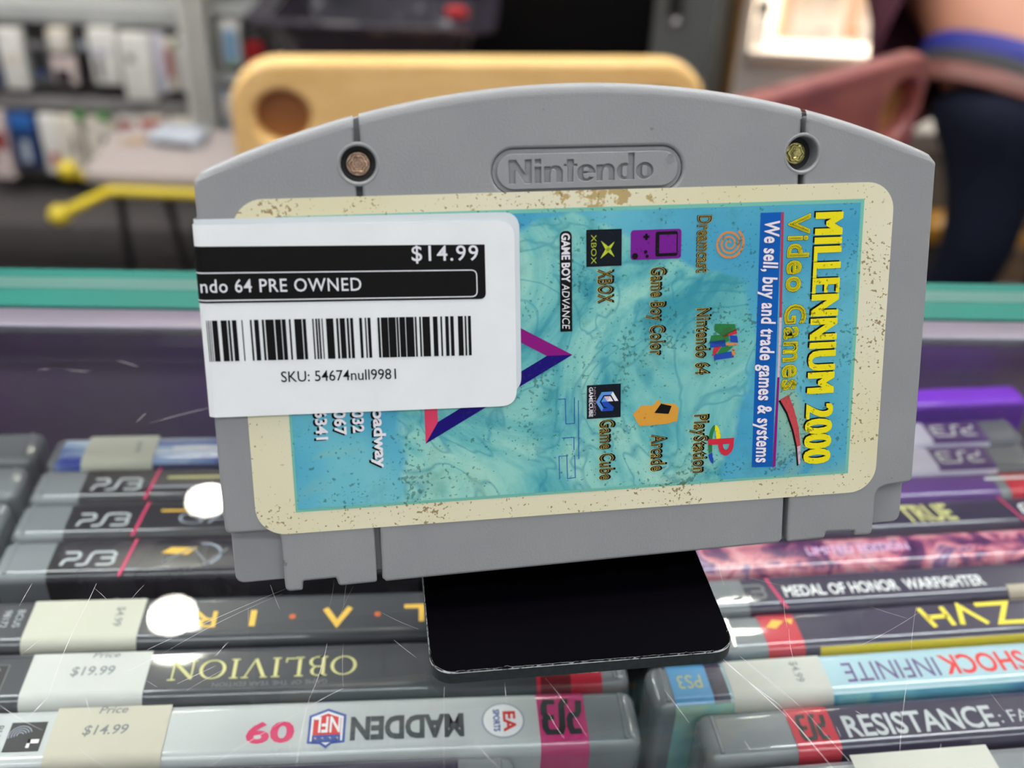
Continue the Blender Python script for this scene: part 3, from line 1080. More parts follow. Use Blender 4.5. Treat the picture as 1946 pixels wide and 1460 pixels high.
# cube console emblem
put_rect(lab, LT, 0.25, 5.85, 14.85, 20.45, B_NBB, 4)
hexa = lambda r, k: (3.6 + r * cos(radians(60 * k)), 17.6 + r * sin(radians(60 * k)))
for k0, c in ((0, B_WHT), (1, B_PBLU), (2, B_PBLU), (3, B_PBLU), (4, B_LBLU)):
    put_poly(lab, LT, [hexa(1.85, k0), hexa(1.85, k0 + 1), hexa(1.25, k0 + 1), hexa(1.25, k0)], c, 5)
for k0, c in ((0, B_WHT), (1, B_PPK), (2, B_PBLU), (3, B_LBLU), (4, B_LBLU)):
    put_poly(lab, LT, [(3.6, 17.6), hexa(1.0, k0), hexa(1.0, k0 + 1)], c, 5)
put_poly(lab, LT, [(3.6, 17.6), hexa(0.9, 4), hexa(1.85, 5), hexa(1.5, 5.3)], B_LBLU, 6)
vtext('GAMECUBE', 0.6, 20.1, 4.9, 0.62, B_WHT, 6, off=0.02)
vtext('NINTENDO', 1.3, 20.1, 4.7, 0.42, B_PPK, 6, off=-0.02)
# outlined console logo, thin blue line
Q3 = lambda a, b: (-4.5 + b, 18.6 - a)
for st in ([(0.2, 0), (0.2, 1.2), (5.0, 1.3), (5.0, 2.7), (0.0, 2.7)], [(7.7, 0.6), (7.7, 2.6), (10.2, 2.6)], [(11.2, 2.7), (15.6, 2.8), (15.7, 1.5), (11.2, 1.4), (11.2, 0.1), (15.7, 0.2)], [(0.6, 3.35), (12, 3.4)]):
    put_stroke(lab, LT, [Q3(a * 0.87, b) for a, b in st], 0.13, B_OBLU, 4)
# big triangle outline, three colours
A_, B_, C_ = Vector((-2.1, 25.6)), Vector((-25.9, 12.4)), Vector((-25.9, 39.2))
cen = (A_ + B_ + C_) / 3
inn = lambda p: cen + (p - cen) * 0.74
for p, q, c in ((A_, C_, B_MAG), (B_, A_, B_NAV), (C_, B_, B_PNK)):
    put_poly(lab, LT, [p, q, inn(q), inn(p)], c, 4)
# address lines, mostly under the price sticker
for s, ub, vt, ln, h in (('Broadway', -33.9, 21.4, 12.3, 1.75), ('1 11032', -37.1, 22.4, 7.4, 1.65), ('1 3067', -39.9, 21.5, 6.7, 1.7), ('5 56341', -42.8, 22.2, 8.0, 1.7)):
    vtext(s, ub, vt, ln, h, B_BLK, 4, off=0.03, du=0.15, dv=-0.35)
    vtext(s, ub, vt, ln, h, B_WHT, 5, off=0.03)
lab.fixn = False
label = lab.build('store_label', LBL, cart, MM, angle=0)
label['label'] = 'worn cream bordered blue store label printed sideways'

# ---------------------------------------------------------------- price sticker wrapped round the edge
M_PAPER = mat('sticker_paper', (232, 236, 237), 0.55, var=0.03, nscale=130, bump=0.15, bscale=90, bdist=0.0006)
M_PAPER2 = mat('sticker_paper_inner_layer', (212, 220, 224), 0.5, var=0.03, nscale=130)
M_SINK = mat('sticker_ink', (14, 14, 15), 0.6, spec=0.12, var=0.15, nscale=500)
M_SWHITE = mat('sticker_knockout_white', (228, 228, 234), 0.55, var=0.03, nscale=130)


def sheet(mb, slope, vtop, vbot, u_end, w, rad, mi):
    """paper from the back, round the left edge, over the face; slope in degrees"""
    ca, sa = cos(radians(slope)), sin(radians(slope))
    ux = -58.0
    prof = [(-50.0, -18.3 - w), (-58.35 - w, -18.3 - w), (-58.35 - w, -0.9)]
    prof += [(-58.35 - w + (0.9 + w) * (1 - cos(t)), -0.9 + (0.9 + w + 0.12) * sin(t)) for t in [radians(90 * k / 6) for k in range(1, 7)]]
    prof.append((-50.0, w + 0.12))
    L, R = [], []
    for u, ww in prof:
        L.append(CT(u, vtop + (u - ux) * sa, ww))
        R.append(CT(u, vbot + (u - ux) * sa, ww))
    n = len(prof)
    mb.add(L + R, [(i, i + 1, n + i + 1, n + i) for i in range(n - 1)], mi)
    u1 = u_end
    loop = [(-50.0, vbot + (-50 - ux) * sa)] + fillet([(-50.0, vbot + 8 * sa), (u1, vbot + (u1 - ux) * sa), (u1 + 0.1, vtop + (u1 - ux) * sa), (-50, vtop + 8 * sa)], [0, rad, rad, 0], 8)[1:-1] + [(-50.0, vtop + (-50 - ux) * sa)]
    mb.add([CT(p[0], p[1], w + 0.12) for p in loop], [tuple(range(len(loop)))], mi)
    # paper edge thickness
    lo = [CT(p[0], p[1], w + 0.12) for p in loop]
    hi = [CT(p[0], p[1], w + 0.02) for p in loop]
    k = len(loop)
    mb.add(lo + hi, [(i, (i + 1) % k, k + (i + 1) % k, k + i) for i in range(k - 1)], mi)


st = MB()
sheet(st, -0.45, 48.7, 20.3, -10.4, 0.22, 2.6, 1)
sheet(st, -1.1, 47.9, 18.75, -11.2, 0.42, 2.6, 0)


def ST(u, v, layer):
    """sticker print, u across from the left edge (-58), following the sheet's slope"""
    return CT(u, v + (u + 58) * sin(radians(-1.55)), 0.42 + 0.15 + 0.035 * layer)


def wrap_rect(u1, v0, v1, mi, layer):
    o, w = 0.035 * (layer + 1), 0.42
    prof = [(-50.0 if u1 > -50 else u1, w + 0.12 + o)]
    prof += [(-58.35 - w - o + (0.9 + w + o) * (1 - cos(t)), -0.9 + (0.9 + w + 0.12 + o) * sin(t)) for t in [radians(90 * k / 8) for k in range(8, -1, -1)]]
    prof.append((-58.35 - w - o, -8.0))
    n = len(prof)
    L = [CT(p[0], v0 + (p[0] + 58) * sin(radians(-1.55)), p[1]) for p in prof]
    R_ = [CT(p[0], v1 + (p[0] + 58) * sin(radians(-1.55)), p[1]) for p in prof]
    st.add(L + R_, [(i, i + 1, n + i + 1, n + i) for i in range(n - 1)], mi)


blk = fillet([(-57.0, 36.35), (-15.75, 36.35), (-15.75, 44.75), (-57.0, 44.75)], [0, 1.0, 0.1, 0], 6)
wrap_rect(-50, 36.35, 44.75, 2, 0)
wrap_rect(-50, 40.76, 40.94, 3, 1)
wrap_rect(-50, 36.66, 36.84, 3, 1)
put_poly(st, ST, blk, 2, 1)
put_stroke(st, ST, fillet([(-56.8, 40.85), (-17.1, 40.85), (-17.1, 36.75), (-56.8, 36.75)], [0, 0.9, 0.9, 0], 6), 0.17, 3, 2)
put_text(st, ST, '$14.99', -26.9, 42.35, 10.1, 2.3, 3, 2, off=0.006, space=1.12)
put_text(st, ST, 'ndo 64 PRE OWNED', -58.2, 37.95, 23.5, 1.95, 3, 2, off=0.006, space=1.08)
BARS = [(80, 84), (90, 95), (101, 105), (112, 142), (160, 193), (200, 212), (222, 247), (275, 281), (322, 332), (345, 370), (388, 400), (408, 455), (462, 495), (500, 522), (540, 550),
        (570, 612), (618, 636), (672, 680), (690, 700), (705, 715), (725, 731), (750, 792), (808, 820), (828, 858), (868, 880), (888, 905), (940, 956), (972, 980), (988, 1005), (1045, 1058),
        (1065, 1105), (1108, 1150), (1155, 1166), (1172, 1205), (1210, 1255), (1262, 1272), (1288, 1298), (1306, 1350), (1368, 1395), (1412, 1422), (1440, 1460), (1470, 1490), (1515, 1545),
        (1555, 1565), (1575, 1592)]
for p, q in BARS:
    u_ = lambda z: -57.85 + (z - 80) * (39.65 / (1592 - 80))
    put_rect(st, ST, u_(p), u_(q), 27.5, 33.75, 2, 1)
put_text(st, ST, 'SKU: 54674null9981', -47.5, 24.05, 17.4, 1.65, 2, 1, off=0.004)
st.fixn = False
sticker = st.build('price_sticker', [M_PAPER, M_PAPER2, M_SINK, M_SWHITE], cart, MM, angle=0)
sticker['label'] = 'white barcode price sticker folded round the edge'

# back panel of the stand, leaning with the cartridge
bk = MB()
bm = bmesh.new()
bmesh.ops.create_cube(bm, size=1)
for v in bm.verts:
    v.co = (v.co.x * 40 + 0.5, 19.6 + v.co.y * 2.5, -9.0 + (v.co.z + 0.5) * 46)
bmesh.ops.bevel(bm, geom=bm.edges[:], offset=0.4, segments=2, affect='EDGES')
rel = stand.matrix_basis.inverted() if False else (Matrix.Translation(stand.location) @ Matrix.Rotation(radians(9.0), 4, 'Z')).inverted()
mw = Matrix.Translation((0.0129254, 0.134733, CAM_Z - 0.1114964)) @ cart_rot @ Matrix.Scale(MM, 4)
bk.add_bm(bm, 0, rel @ mw)
bk.build('back_panel', M_BLACK, stand)

# =================================================================== GAME CASES UNDER THE GLASS
def sleeve_mat(name, rgb, rough=0.18, var=0.06, nscale=40):
    t = NT(name)
    c = lin(rgb)
    t.color(t.ramp(t.noise(nscale, 3), [(0.3, tuple(v * (1 - var) for v in c)), (0.7, tuple(min(1, v * (1 + var)) for v in c))]))
    t.set(Roughness=max(rough, 0.3), Specular_IOR_Level=0.4, Coat_Weight=0.8, Coat_Roughness=0.05)
    return t.m


def picture_mat(name, stops, scale=60, dist=1.0, stretch=(1, 1, 1)):
    """busy printed cover picture without any particular subject"""
    t = NT(name)
    mp = t.n('ShaderNodeMapping')
    mp.inputs['Scale'].default_value = stretch
    t.l(t.coord(), mp.inputs['Vector'])
    t.color(t.ramp(t.noise(scale, 4, 0.6, dist, mp.outputs[0]), [(p, lin(c)) for p, c in stops]))
    t.set(Roughness=0.2, Specular_IOR_Level=0.6, Coat_Weight=0.4)
    return t.m


def clear_plastic(name, rgb, alpha):
    t = NT(name)
    t.color(t.ramp(t.noise(30, 2), [(0.3, lin(rgb)), (0.7, tuple(v * 0.85 for v in lin(rgb)))]))
    t.set(Roughness=0.25, Specular_IOR_Level=0.5, Alpha=alpha, Coat_Weight=1.0, Coat_Roughness=0.015)
    return t.m


M_CLEAR = clear_plastic('clear_case_plastic', (146, 150, 156), 0.72)
SL_ = {
    'black': sleeve_mat('sleeve_black', (48, 46, 52)), 'darkblue': sleeve_mat('sleeve_dark_blue', (38, 42, 96)),
    'white': sleeve_mat('sleeve_white', (184, 187, 188), var=0.02), 'charcoal': sleeve_mat('sleeve_charcoal', (62, 64, 70)),
    'ink': sleeve_mat('sleeve_ink', (50, 44, 68)), 'purple': sleeve_mat('sleeve_purple', (86, 48, 122)), 'violet': sleeve_mat('sleeve_violet', (132, 58, 214)),
    'red': sleeve_mat('sleeve_red', (184, 38, 58)), 'darkred': sleeve_mat('sleeve_dark_red', (104, 26, 34)), 'pink': sleeve_mat('sleeve_magenta', (190, 44, 112)),
    'paleblue': sleeve_mat('sleeve_pale_blue', (158, 186, 196)), 'skyblue': sleeve_mat('sleeve_sky_blue', (84, 150, 200)), 'teal': sleeve_mat('sleeve_teal', (110, 164, 160)),
    'yellow': sleeve_mat('sleeve_yellow', (206, 180, 34)), 'lavender': sleeve_mat('sleeve_lavender', (226, 220, 238)), 'mauve': sleeve_mat('sleeve_mauve', (122, 72, 128)),
    'cream': sleeve_mat('sleeve_cream', (206, 202, 190), rough=0.5), 'grey': sleeve_mat('sleeve_grey', (120, 122, 128)),
}
SL_['flowers'] = picture_mat('sleeve_flower_picture', [(0.30, (48, 30, 66)), (0.42, (96, 50, 96)), (0.50, (196, 112, 130)), (0.56, (206, 150, 160)), (0.62, (90, 58, 116)), (0.74, (190, 160, 180))], 110, 0.6)
SL_['seascape'] = picture_mat('sleeve_seascape_picture', [(0.32, (40, 96, 150)), (0.46, (90, 160, 180)), (0.58, (140, 190, 180)), (0.7, (190, 196, 150))], 28, 1.0)
SL_['smoke'] = picture_mat('sleeve_smoky_picture', [(0.35, (26, 24, 30)), (0.55, (52, 50, 58)), (0.7, (90, 70, 66))], 50, 1.0)
SL_['bluesky'] = picture_mat('sleeve_blue_sky_picture', [(0.35, (60, 80, 170)), (0.5, (150, 176, 220)), (0.65, (210, 222, 236))], 36, 0.6, (1, 4, 1))
P_ = {k: mat('print_' + k, c, 0.4, var=0.05, nscale=300) for k, c in dict(
    silver=(176, 180, 184), white=(226, 226, 228), gold=(196, 190, 130), amber=(224, 178, 74), orange=(196, 96, 50), black=(22, 22, 26), darkgrey=(58, 62, 68), crimson=(206, 40, 96),
    red=(204, 44, 46), blue=(54, 74, 152), navy=(40, 40, 96), pinkline=(204, 60, 104), yellow=(228, 204, 60), plum=(92, 70, 120), slate=(84, 88, 120), steel=(150, 156, 170), lilac=(206, 170, 214), ash=(112, 116, 118), ochre=(170, 130, 46)).items()}


class Case:
    """a game case standing on its long side, spine up; local mm: x along the spine, y away from the viewer, z up with 0 at the shelf"""
    def __init__(self, label, u, v, ang, length=171, t=14.0, h=170.0, group='game cases standing spine up'):
        self.L, self.t = length, t
        self.H = (CAM_Z - SHELF_Z) * 1000 - h
        A = radians(ang)
        x, y = u * cos(A) - v * sin(A), u * sin(A) + v * cos(A)
        self.root = thing('game_case', label, 'video game case', (x * MM, y * MM, SHELF_Z + 0.0004), A, group)
        a = MB()
        a.box(0, length, 0, t, 0, self.H, bev=2.6, seg=4)
        for xx in (3.2, length - 3.2):      # shell ribs at the two ends
            a.box(xx - 0.5, xx + 0.5, 1.5, t - 1.5, self.H - 0.6, self.H + 0.25, bev=0.2, seg=1)
        a.build('case_shell', M_CLEAR, self.root, MM, wn=True)
        self.sl = MB()
        self.sm = []

    def mi(self, mm):
        if mm not in self.sm:
            self.sm.append(mm)
        return self.sm.index(mm)

    def T(self, u, v, layer):
        return (u, v, self.H + 0.16 + 0.05 * layer)

    def band(self, x0, x1, key, front=None, back=None, r=2.6, o=0.14, down=70):
        """paper sleeve between x0 and x1; front face may have a paper of its own"""
        t, H = self.t, self.H
        top = [(-o + (r + o) * (1 - cos(a)), H - r + (r + o) * sin(a)) for a in [radians(90 * k / 6) for k in range(7)]]
        prof_f = [(-o, H - down), (-o, H - r)] + top[1:4]
        prof_t = top[3:] + [(t - p[0], p[1]) for p in reversed(top[3:])]
        prof_b = [(t - p[0], p[1]) for p in reversed(prof_f)]
        for prof, kk in ((prof_f, front or key), (prof_t, key), (prof_b, back or key)):
            L = [(x0, y, z) for y, z in prof]
            R = [(x1, y, z) for y, z in prof]
            n = len(prof)
            self.sl.add(L + R, [(n + i, n + i + 1, i + 1, i) for i in range(n - 1)], self.mi(SL_[kk]))

    def rect(self, u0, u1, v0, v1, p, layer=0):
        put_rect(self.sl, self.T, u0, u1, v0, v1, self.mi(P_[p] if p in P_ else SL_[p]), layer)

    def poly(self, pts, p, layer=0):
        put_poly(self.sl, self.T, pts, self.mi(P_[p]), layer)

    def text(self, s, u, v, length, height, p, flip=False, layer=1, **kw):
        """u,v lower corner as the viewer sees the word's box; flip turns it upside down"""
        if flip:
            put_text(self.sl, self.T, s, u + length, v + height, length, height, self.mi(P_[p]), layer, ang=180, **kw)
        else:
            put_text(self.sl, self.T, s, u, v, length, height, self.mi(P_[p]), layer, **kw)

    def vtext(self, s, u, v, length, height, p, down=True, layer=1, **kw):
        put_text(self.sl, self.T, s, u, v, length, height, self.mi(P_[p]), layer, ang=-90 if down else 90, **kw)

    def ps3(self, u, v, w, h, p='silver', flip=False):
        put_ps3(self.sl, self.T, u, v, w, h, self.mi(P_[p]), 1, flip)

    def line(self, u0, v0, u1, v1, w, p):
        put_stroke(self.sl, self.T, [(u0, v0), (u1, v1)], w, self.mi(P_[p]), 1)

    def sleeve(self):
        self.sl.fixn = False
        return self.sl.build('paper_sleeve', self.sm, self.root, MM, angle=50, wn=True)

    def price(self, u0, u1, lines, paper=(206, 204, 194), over=5.0, v0=None, v1=None, name='sticker_stock', rot=False, lead=None):
        """price sticker on the spine, folding a little over the front"""
        a = MB()
        t, H = self.t, self.H
        o, r = 0.34, 2.6
        va = -o
        top = [(-o + (r + o) * (1 - cos(x)), H - r + (r + o) * sin(x)) for x in [radians(90 * k / 6) for k in range(7)]]
        prof = [(-o, H - r - over), (-o, H - r)] + top[1:] + [(v1 if v1 is not None else t - 2.4, H + o)]
        n = len(prof)
        L = [(u0 - 0.0, y, z) for y, z in prof]
        R = [(u1, y, z) for y, z in prof]
        # clipped corners at the lower front edge
        L[0] = (u0 + 1.0, L[0][1], L[0][2])
        R[0] = (u1 - 1.0, R[0][1], R[0][2])
        a.add(L + R, [(n + i, n + i + 1, i + 1, i) for i in range(n - 1)], 0)
        TT = lambda u, v, layer: (u, v, H + o + 0.04 * layer)
        for s, u, v, ln, hh, ang, sh in lines:
            put_text(a, TT, s, u, v, ln, hh, 1, 1, ang=ang, off=0.012, shear=sh)
        a.fixn = False
        key = 'sticker_stock_%d_%d_%d' % paper
        o_ = a.build('price_sticker', [mat(key, paper, 0.55, var=0.03, nscale=90), P_['ash']], self.root, MM, angle=50)
        return o_


SP = 'PS3'
# ---- near row on the accessory-wall side (rows turned 5.5 degrees); u,v of the front lower corner
LA = 5.5
GL = 'game cases in the near stack beside the price tags'

c = Case('white football game case with a pink band and a red and blue shield', -129.6, 130.2, LA, group=GL)
c.band(6, 150.8, 'white')
c.band(150.8, 160.3, 'pink')
X0 = 129.6
c.text('09', X0 - 35.3, 3.4, 8.6, 4.6, 'crimson', True, off=0.03)
# shield
for k, (sc, p) in enumerate(((1.0, 'blue'), (0.86, 'white'), (0.74, 'red'))):
    cx, cy = X0 - 20.2, 6.2
    pts = [(-3.6, 3.2), (-2.0, 3.9), (0, 4.8), (2.0, 3.9), (3.6, 3.2), (3.6, -3.4), (1.2, -3.6), (0, -4.6), (-1.2, -3.6), (-3.6, -3.4)]
    c.poly([(cx + a * sc, cy + b * sc) for a, b in pts], p, k)
c.rect(X0 - 22.9, X0 - 17.5, 2.9, 4.6, 'blue', 3)
for k in range(4):
    c.poly([(X0 - 22.3 + k * 1.4 + 0.35 * cos(radians(90 + 72 * j * 2)), 3.75 + 0.4 * sin(radians(90 + 72 * j * 2))) for j in range(5)], 'white', 4)
c.text('NFL', X0 - 22.7, 5.2, 5.0, 3.6, 'white', True, 4, off=0.02)
c.text('MADDEN', X0 - 15.4, 3.4, 21.6, 5.0, 'darkgrey', True, off=0.045)
c.poly(disc(X0 + 14.2, 6.6, 4.3, 32), 'steel', 0)
c.poly(disc(X0 + 14.2, 6.6, 3.9, 32), 'white', 1)
c.vtext('EA', X0 + 14.3, 8.6, 4.6, 2.3, 'red', layer=2, off=0.03)
c.vtext('SPORTS', X0 + 12.3, 9.2, 5.2, 1.2, 'blue', layer=2, off=0.03)
c.ps3(151.9, 3.2, 7.3, 7.6, 'black', True)
c.rect(8, 17.5, 1.6, 11.5, 'steel')
c.vtext('BLUS', X0 - 83.2, 9.6, 4.6, 1.4, 'darkgrey')
c.rect(X0 - 80.5, X0 - 73.8, 3.4, 10.2, 'black', 1)
c.rect(X0 - 76.4, X0 - 74.3, 5.2, 6.1, 'white', 2)
c.rect(X0 - 76.4, X0 - 75.8, 4.2, 6.1, 'white', 2)
for k in range(4):
    put_stroke(c.sl, c.T, arc_pts(X0 - 78.2, 7.2, 0.6 + 0.5 * k, 20, 200, 8), 0.18, c.mi(P_['steel']), 2)
c.sleeve()
c.price(X0 - 72.6, X0 - 50.8, [('Price', X0 - 64.6, 11.6, 5.4, 1.7, 0, 0.2), ('$14.99', X0 - 66.6, 6.6, 8.4, 2.2, 0, 0.15)], (184, 178, 162), over=2.2, v1=13.2)

c = Case('black game case with upside down gold serif letters and red end band', -129.6, 145.2, LA, group=GL)
c.band(5, 151.4, 'charcoal')
c.band(151.4, 152.2, 'red')
c.band(152.2, 158.5, 'darkred')
c.band(158.5, 165.0, 'red')
SERIF = {'O': [('r', .5, .5, .5, .5)], 'I': [('s', .5, 0, .5, 1)], 'L': [('s', .22, 0, .22, 1), ('t', .22, .04, .92, .04), ('t', .92, .0, .95, .25)],
         'V': [('s', .12, 1, .52, 0), ('t', .52, 0, .92, 1), ('t', -.02, 1, .28, 1), ('t', .76, 1, 1.06, 1)], 'N': [('t', .14, 0, .14, 1), ('s', .14, .96, .88, .04), ('t', .88, 0, .88, 1), ('t', 0, 0, .3, 0), ('t', .74, 1, 1.04, 1)],
         'B': [('s', .2, 0, .2, 1), ('t', .2, 1, .55, 1), ('t', .2, .52, .6, .52), ('t', .2, 0, .6, 0), ('a', .55, .76, .26, .24), ('a', .58, .26, .32, .26)]}
penx = 0.0
for ch in 'OBLIVION':
    wd = {'O': 5.4, 'B': 4.2, 'L': 3.8, 'I': 2.2, 'V': 4.9, 'N': 5.2}[ch]
    tr_ = lambda a, b: (X0 - 15.2 - (penx + a * wd), 4.6 + 4.9 * (1 - b))
    for st_ in SERIF[ch]:
        if st_[0] in 'st':
            put_stroke(c.sl, c.T, [tr_(st_[1], st_[2]), tr_(st_[3], st_[4])], .72 if st_[0] == 's' else .34, c.mi(P_['gold']), 1)
            if st_[0] == 's' and st_[1] == st_[3]:
                for e_ in (st_[2], st_[4]):
                    q = tr_(st_[1], e_)
                    put_stroke(c.sl, c.T, [(q[0] - .85, q[1]), (q[0] + .85, q[1])], .34, c.mi(P_['gold']), 1)
        elif st_[0] == 'r':
            put_strip(c.sl, c.T, [tr_(.5 + .5 * cos(x), .5 + .52 * sin(x)) for x in [2 * pi * k / 28 for k in range(29)]], [tr_(.5 + .37 * cos(x), .5 + .46 * sin(x)) for x in [2 * pi * k / 28 for k in range(29)]], c.mi(P_['gold']), 1)
        else:
            put_strip(c.sl, c.T, [tr_(st_[1] + st_[3] * cos(x), st_[2] + st_[4] * sin(x)) for x in [-pi / 2 + pi * k / 12 for k in range(13)]],
                      [tr_(st_[1] + (st_[3] - .16) * cos(x), st_[2] + (st_[4] - .06) * sin(x)) for x in [-pi / 2 + pi * k / 12 for k in range(13)]], c.mi(P_['gold']), 1)
    penx += wd + .65
c.text('GAME OF THE YEAR EDITION', X0 - 44, 2.4, 23, 1.1, 'ash', True)
c.rect(X0 - 92, X0 - 85.5, 2.9, 10.0, 'ash', 0)
c.rect(X0 - 91.8, X0 - 85.7, 3.1, 9.8, 'black', 1)
c.rect(X0 - 88.6, X0 - 86.4, 4.9, 5.8, 'white', 2)
c.rect(X0 - 88.6, X0 - 88.0, 3.9, 5.8, 'white', 2)
for k in range(4):
    put_stroke(c.sl, c.T, arc_pts(X0 - 88.9, 7.6, 0.5 + 0.5 * k, 20, 200, 8), 0.18, c.mi(P_['steel']), 2)
c.ps3(160, 3.5, 4.5, 6.5, 'white', True)
c.sleeve()
c.price(X0 - 81.4, X0 - 57.4, [('Price', X0 - 69.4, 11.0, 5.4, 1.5, 0, 0.2), ('$19.99', X0 - 72.8, 6.4, 8.6, 2.3, 0, 0.1)], (186, 186, 182), over=2.0, v1=12.4)

c = Case('black game case with spaced amber letters and a crosswise price', -129.6, 160.4, LA, group=GL)
c.band(5, 160, 'charcoal')
for ch, uu, ww in (('I', -38.9, 1.3), ('A', -22.8, 5.6), ('L', -5.6, 4.4), ('R', -51.0, 5.0)):
    if ch == 'A':
        put_stroke(c.sl, c.T, [(X0 + uu, 8.2), (X0 + uu + 2.7, 3.6), (X0 + uu + 5.4, 8.4)], 1.3, c.mi(P_['amber']), 1)
    elif ch == 'L':
        put_stroke(c.sl, c.T, [(X0 + uu, 8.2), (X0 + uu + 3.8, 8.2), (X0 + uu + 3.8, 3.6)], 1.2, c.mi(P_['amber']), 1)
    elif ch == 'I':
        c.rect(X0 + uu, X0 + uu + 1.3, 3.6, 8.3, 'amber', 1)
    else:
        c.text(ch, X0 + uu, 3.6, ww, 4.7, 'amber', True)
for uu in (-29.8, -11.4):
    c.poly(disc(X0 + uu, 6.1, 0.75, 10), 'orange', 1)
c.vtext('BCUS', X0 - 88.6, 10.2, 5.0, 1.5, 'silver')
c.vtext('98172', X0 - 91.3, 10.2, 5.0, 1.5, 'silver')
c.sleeve()
c.price(X0 - 85.6, X0 - 61.9, [('$4.99', X0 - 67.6, 10.2, 5.6, 1.7, -90, 0.0)], (184, 182, 168), over=1.6, v1=12.6)

GP = 'game cases in the far stack under the cartridge'
for k, (vv, lb, key) in enumerate(((181.0, 'black game case with a faint round emblem, nearest spine with a pink slash', 'smoke'),
                                   (194.6, 'black game case with pale outlined letters, middle of three spines with pink slashes', 'black'),
                                   (208.2, 'black pink slashed game case just before the blue and white spine', 'black'))):
    c = Case(lb, -99.0, vv, LA, length=148, t=13.2, group=GP)
    c.band(12.6, 144, key if k else 'smoke')
    c.band(13.6, 26.5, 'black') if False else None
    c.ps3(15.2, 3.4, 11.8, 4.4, 'silver')
    c.line(30.5, 12.0, 29.0, -0.5, 0.7, 'pinkline')
    if k == 0:
        put_stroke(c.sl, c.T, arc_pts(46.5, 6.2, 4.2, -80, 100, 14, 3.6), 0.6, c.mi(P_['steel']), 1)
        put_stroke(c.sl, c.T, [(38, 4), (44, 8.5), (48, 3), (52, 8)], 0.5, c.mi(P_['ash']), 1)
        c.poly([(37, 7), (39, 8.8), (45, 8.6), (43, 6.2)], 'amber', 0)
    elif k == 1:
        c.text('GAME', 38.5, 3.4, 26, 4.6, 'steel', False, off=-0.02)
        c.rect(34, 56, 8.2, 8.9, 'amber', 0)
    else:
        c.rect(33, 60, 7.6, 8.5, 'gold', 0)
        c.rect(30, 62, 4.0, 4.6, 'steel', 0)
    c.sleeve()
c = Case('blue and white game case with cream price tag, behind the black pink slashed spines', -99.0, 222.3, LA, length=148, t=12.4, group=GP)
c.band(3.0, 10, 'bluesky')
c.band(10, 140, 'bluesky', front='darkblue')
c.rect(27.5, 70, 8.0, 9.6, 'blue', 0)
c.rect(32, 70, 5.6, 7.0, 'white', 0)
c.sleeve()
c.price(9.6, 27.6, [('$4.99', 22.4, 9.2, 4.6, 1.3, -90, 0)], (204, 204, 188), over=1.6, v1=11.8)

GF = 'clear case ends beside the black spines'
for k, (vv, lb) in enumerate(((224.5, 'grey clear ended game case, level with the blue and white spine'), (210.0, 'grey clear ended game case level with the farthest pink slashed spine'),
                              (195.5, 'grey clear ended game case level with the middle pink slashed spine'), (181.0, 'grey clear ended game case level with the nearest pink slashed spine'))):
    c = Case(lb, -273.0, vv, LA, length=171, t=13.6, group=GF)
    c.band(4, 155, ('smoke', 'lavender', 'black', 'grey')[k])
    c.sleeve()

# bottom sliver in front of the football game
c = Case('dark game case with a cream tag in front of the white football case', -155.0, 115.6, LA, group=GL)
c.band(5, 160, 'ink')
c.sleeve()
c.price(70, 92, [], (206, 204, 196), over=1.0, v1=13.4)

# ---- stack on the person's side (rows turned 8 degrees)
RA = 8.0
GR = 'game cases in the stack on the chair side'
c = Case('dark game case with a pale price tag, in front of the silver lettered spine', 52.0, 109.8, RA, t=12.0, group=GR)
c.band(8, 165, 'grey')
c.sleeve()
c.price(34, 62, [], (190, 188, 180), over=1.0, v1=12.0)

c = Case('black game case with big silver capitals and a red end band', 58.6, 123.2, RA, t=11.9, group=GR)
c.band(18.2, 27.0, 'red')
c.band(27.0, 165, 'ink')
c.ps3(20.0, 3.0, 5.4, 5.6, 'black', True)
c.text('RESISTANCE', 29.2, 2.8, 31.4, 5.0, 'silver', False, off=0.02)
c.text(': FALL OF MAN', 61.6, 3.4, 27, 3.0, 'silver', False)
c.sleeve()

c = Case('pale blue game case with upside down purple and red title letters', 50.8, 135.6, RA, t=11.6, h=169.0, group=GR)
c.band(4.4, 12.5, 'skyblue', front='seascape')
c.band(12.5, 16.0, 'ink', front='seascape')
c.band(16.0, 165, 'paleblue', front='seascape')
c.text('PS3', 6, 4.2, 5, 3.4, 'gold', True)
c.text('INFINITE', 41.6, 3.0, 20.6, 5.0, 'plum', True)
c.text('BIOSHOCK', 63.4, 3.2, 27.5, 5.0, 'red', True, off=0.02)
# rating text block low on the cover face
FT = lambda u, v, l: (u, -0.18 - 0.04 * l, v)
put_rect(c.sl, FT, 9.6, 18.0, c.H - 22, c.H - 8.5, c.mi(P_['ash']), 0)
put_rect(c.sl, FT, 9.9, 12.9, c.H - 21.6, c.H - 8.9, c.mi(P_['black']), 1)
for k in range(4):
    put_rect(c.sl, FT, 10.5, 12.3, c.H - 11.6 - 2.9 * k, c.H - 10.9 - 2.9 * k, c.mi(P_['silver']), 2)
    put_rect(c.sl, FT, 11.1, 11.8, c.H - 12.8 - 2.9 * k, c.H - 11.9 - 2.9 * k, c.mi(P_['silver']), 2)
put_rect(c.sl, FT, 14.2, 15.6, c.H - 12.6, c.H - 10.6, c.mi(P_['black']), 1)
put_rect(c.sl, FT, 14.2, 15.6, c.H - 16.0, c.H - 14.0, c.mi(P_['black']), 1)
c.sleeve()
c.price(16.6, 37.6, [('$4.99', 30.8, 9.2, 5.4, 1.7, -90, 0.0)], (186, 184, 176), over=0.4, v1=10.4)

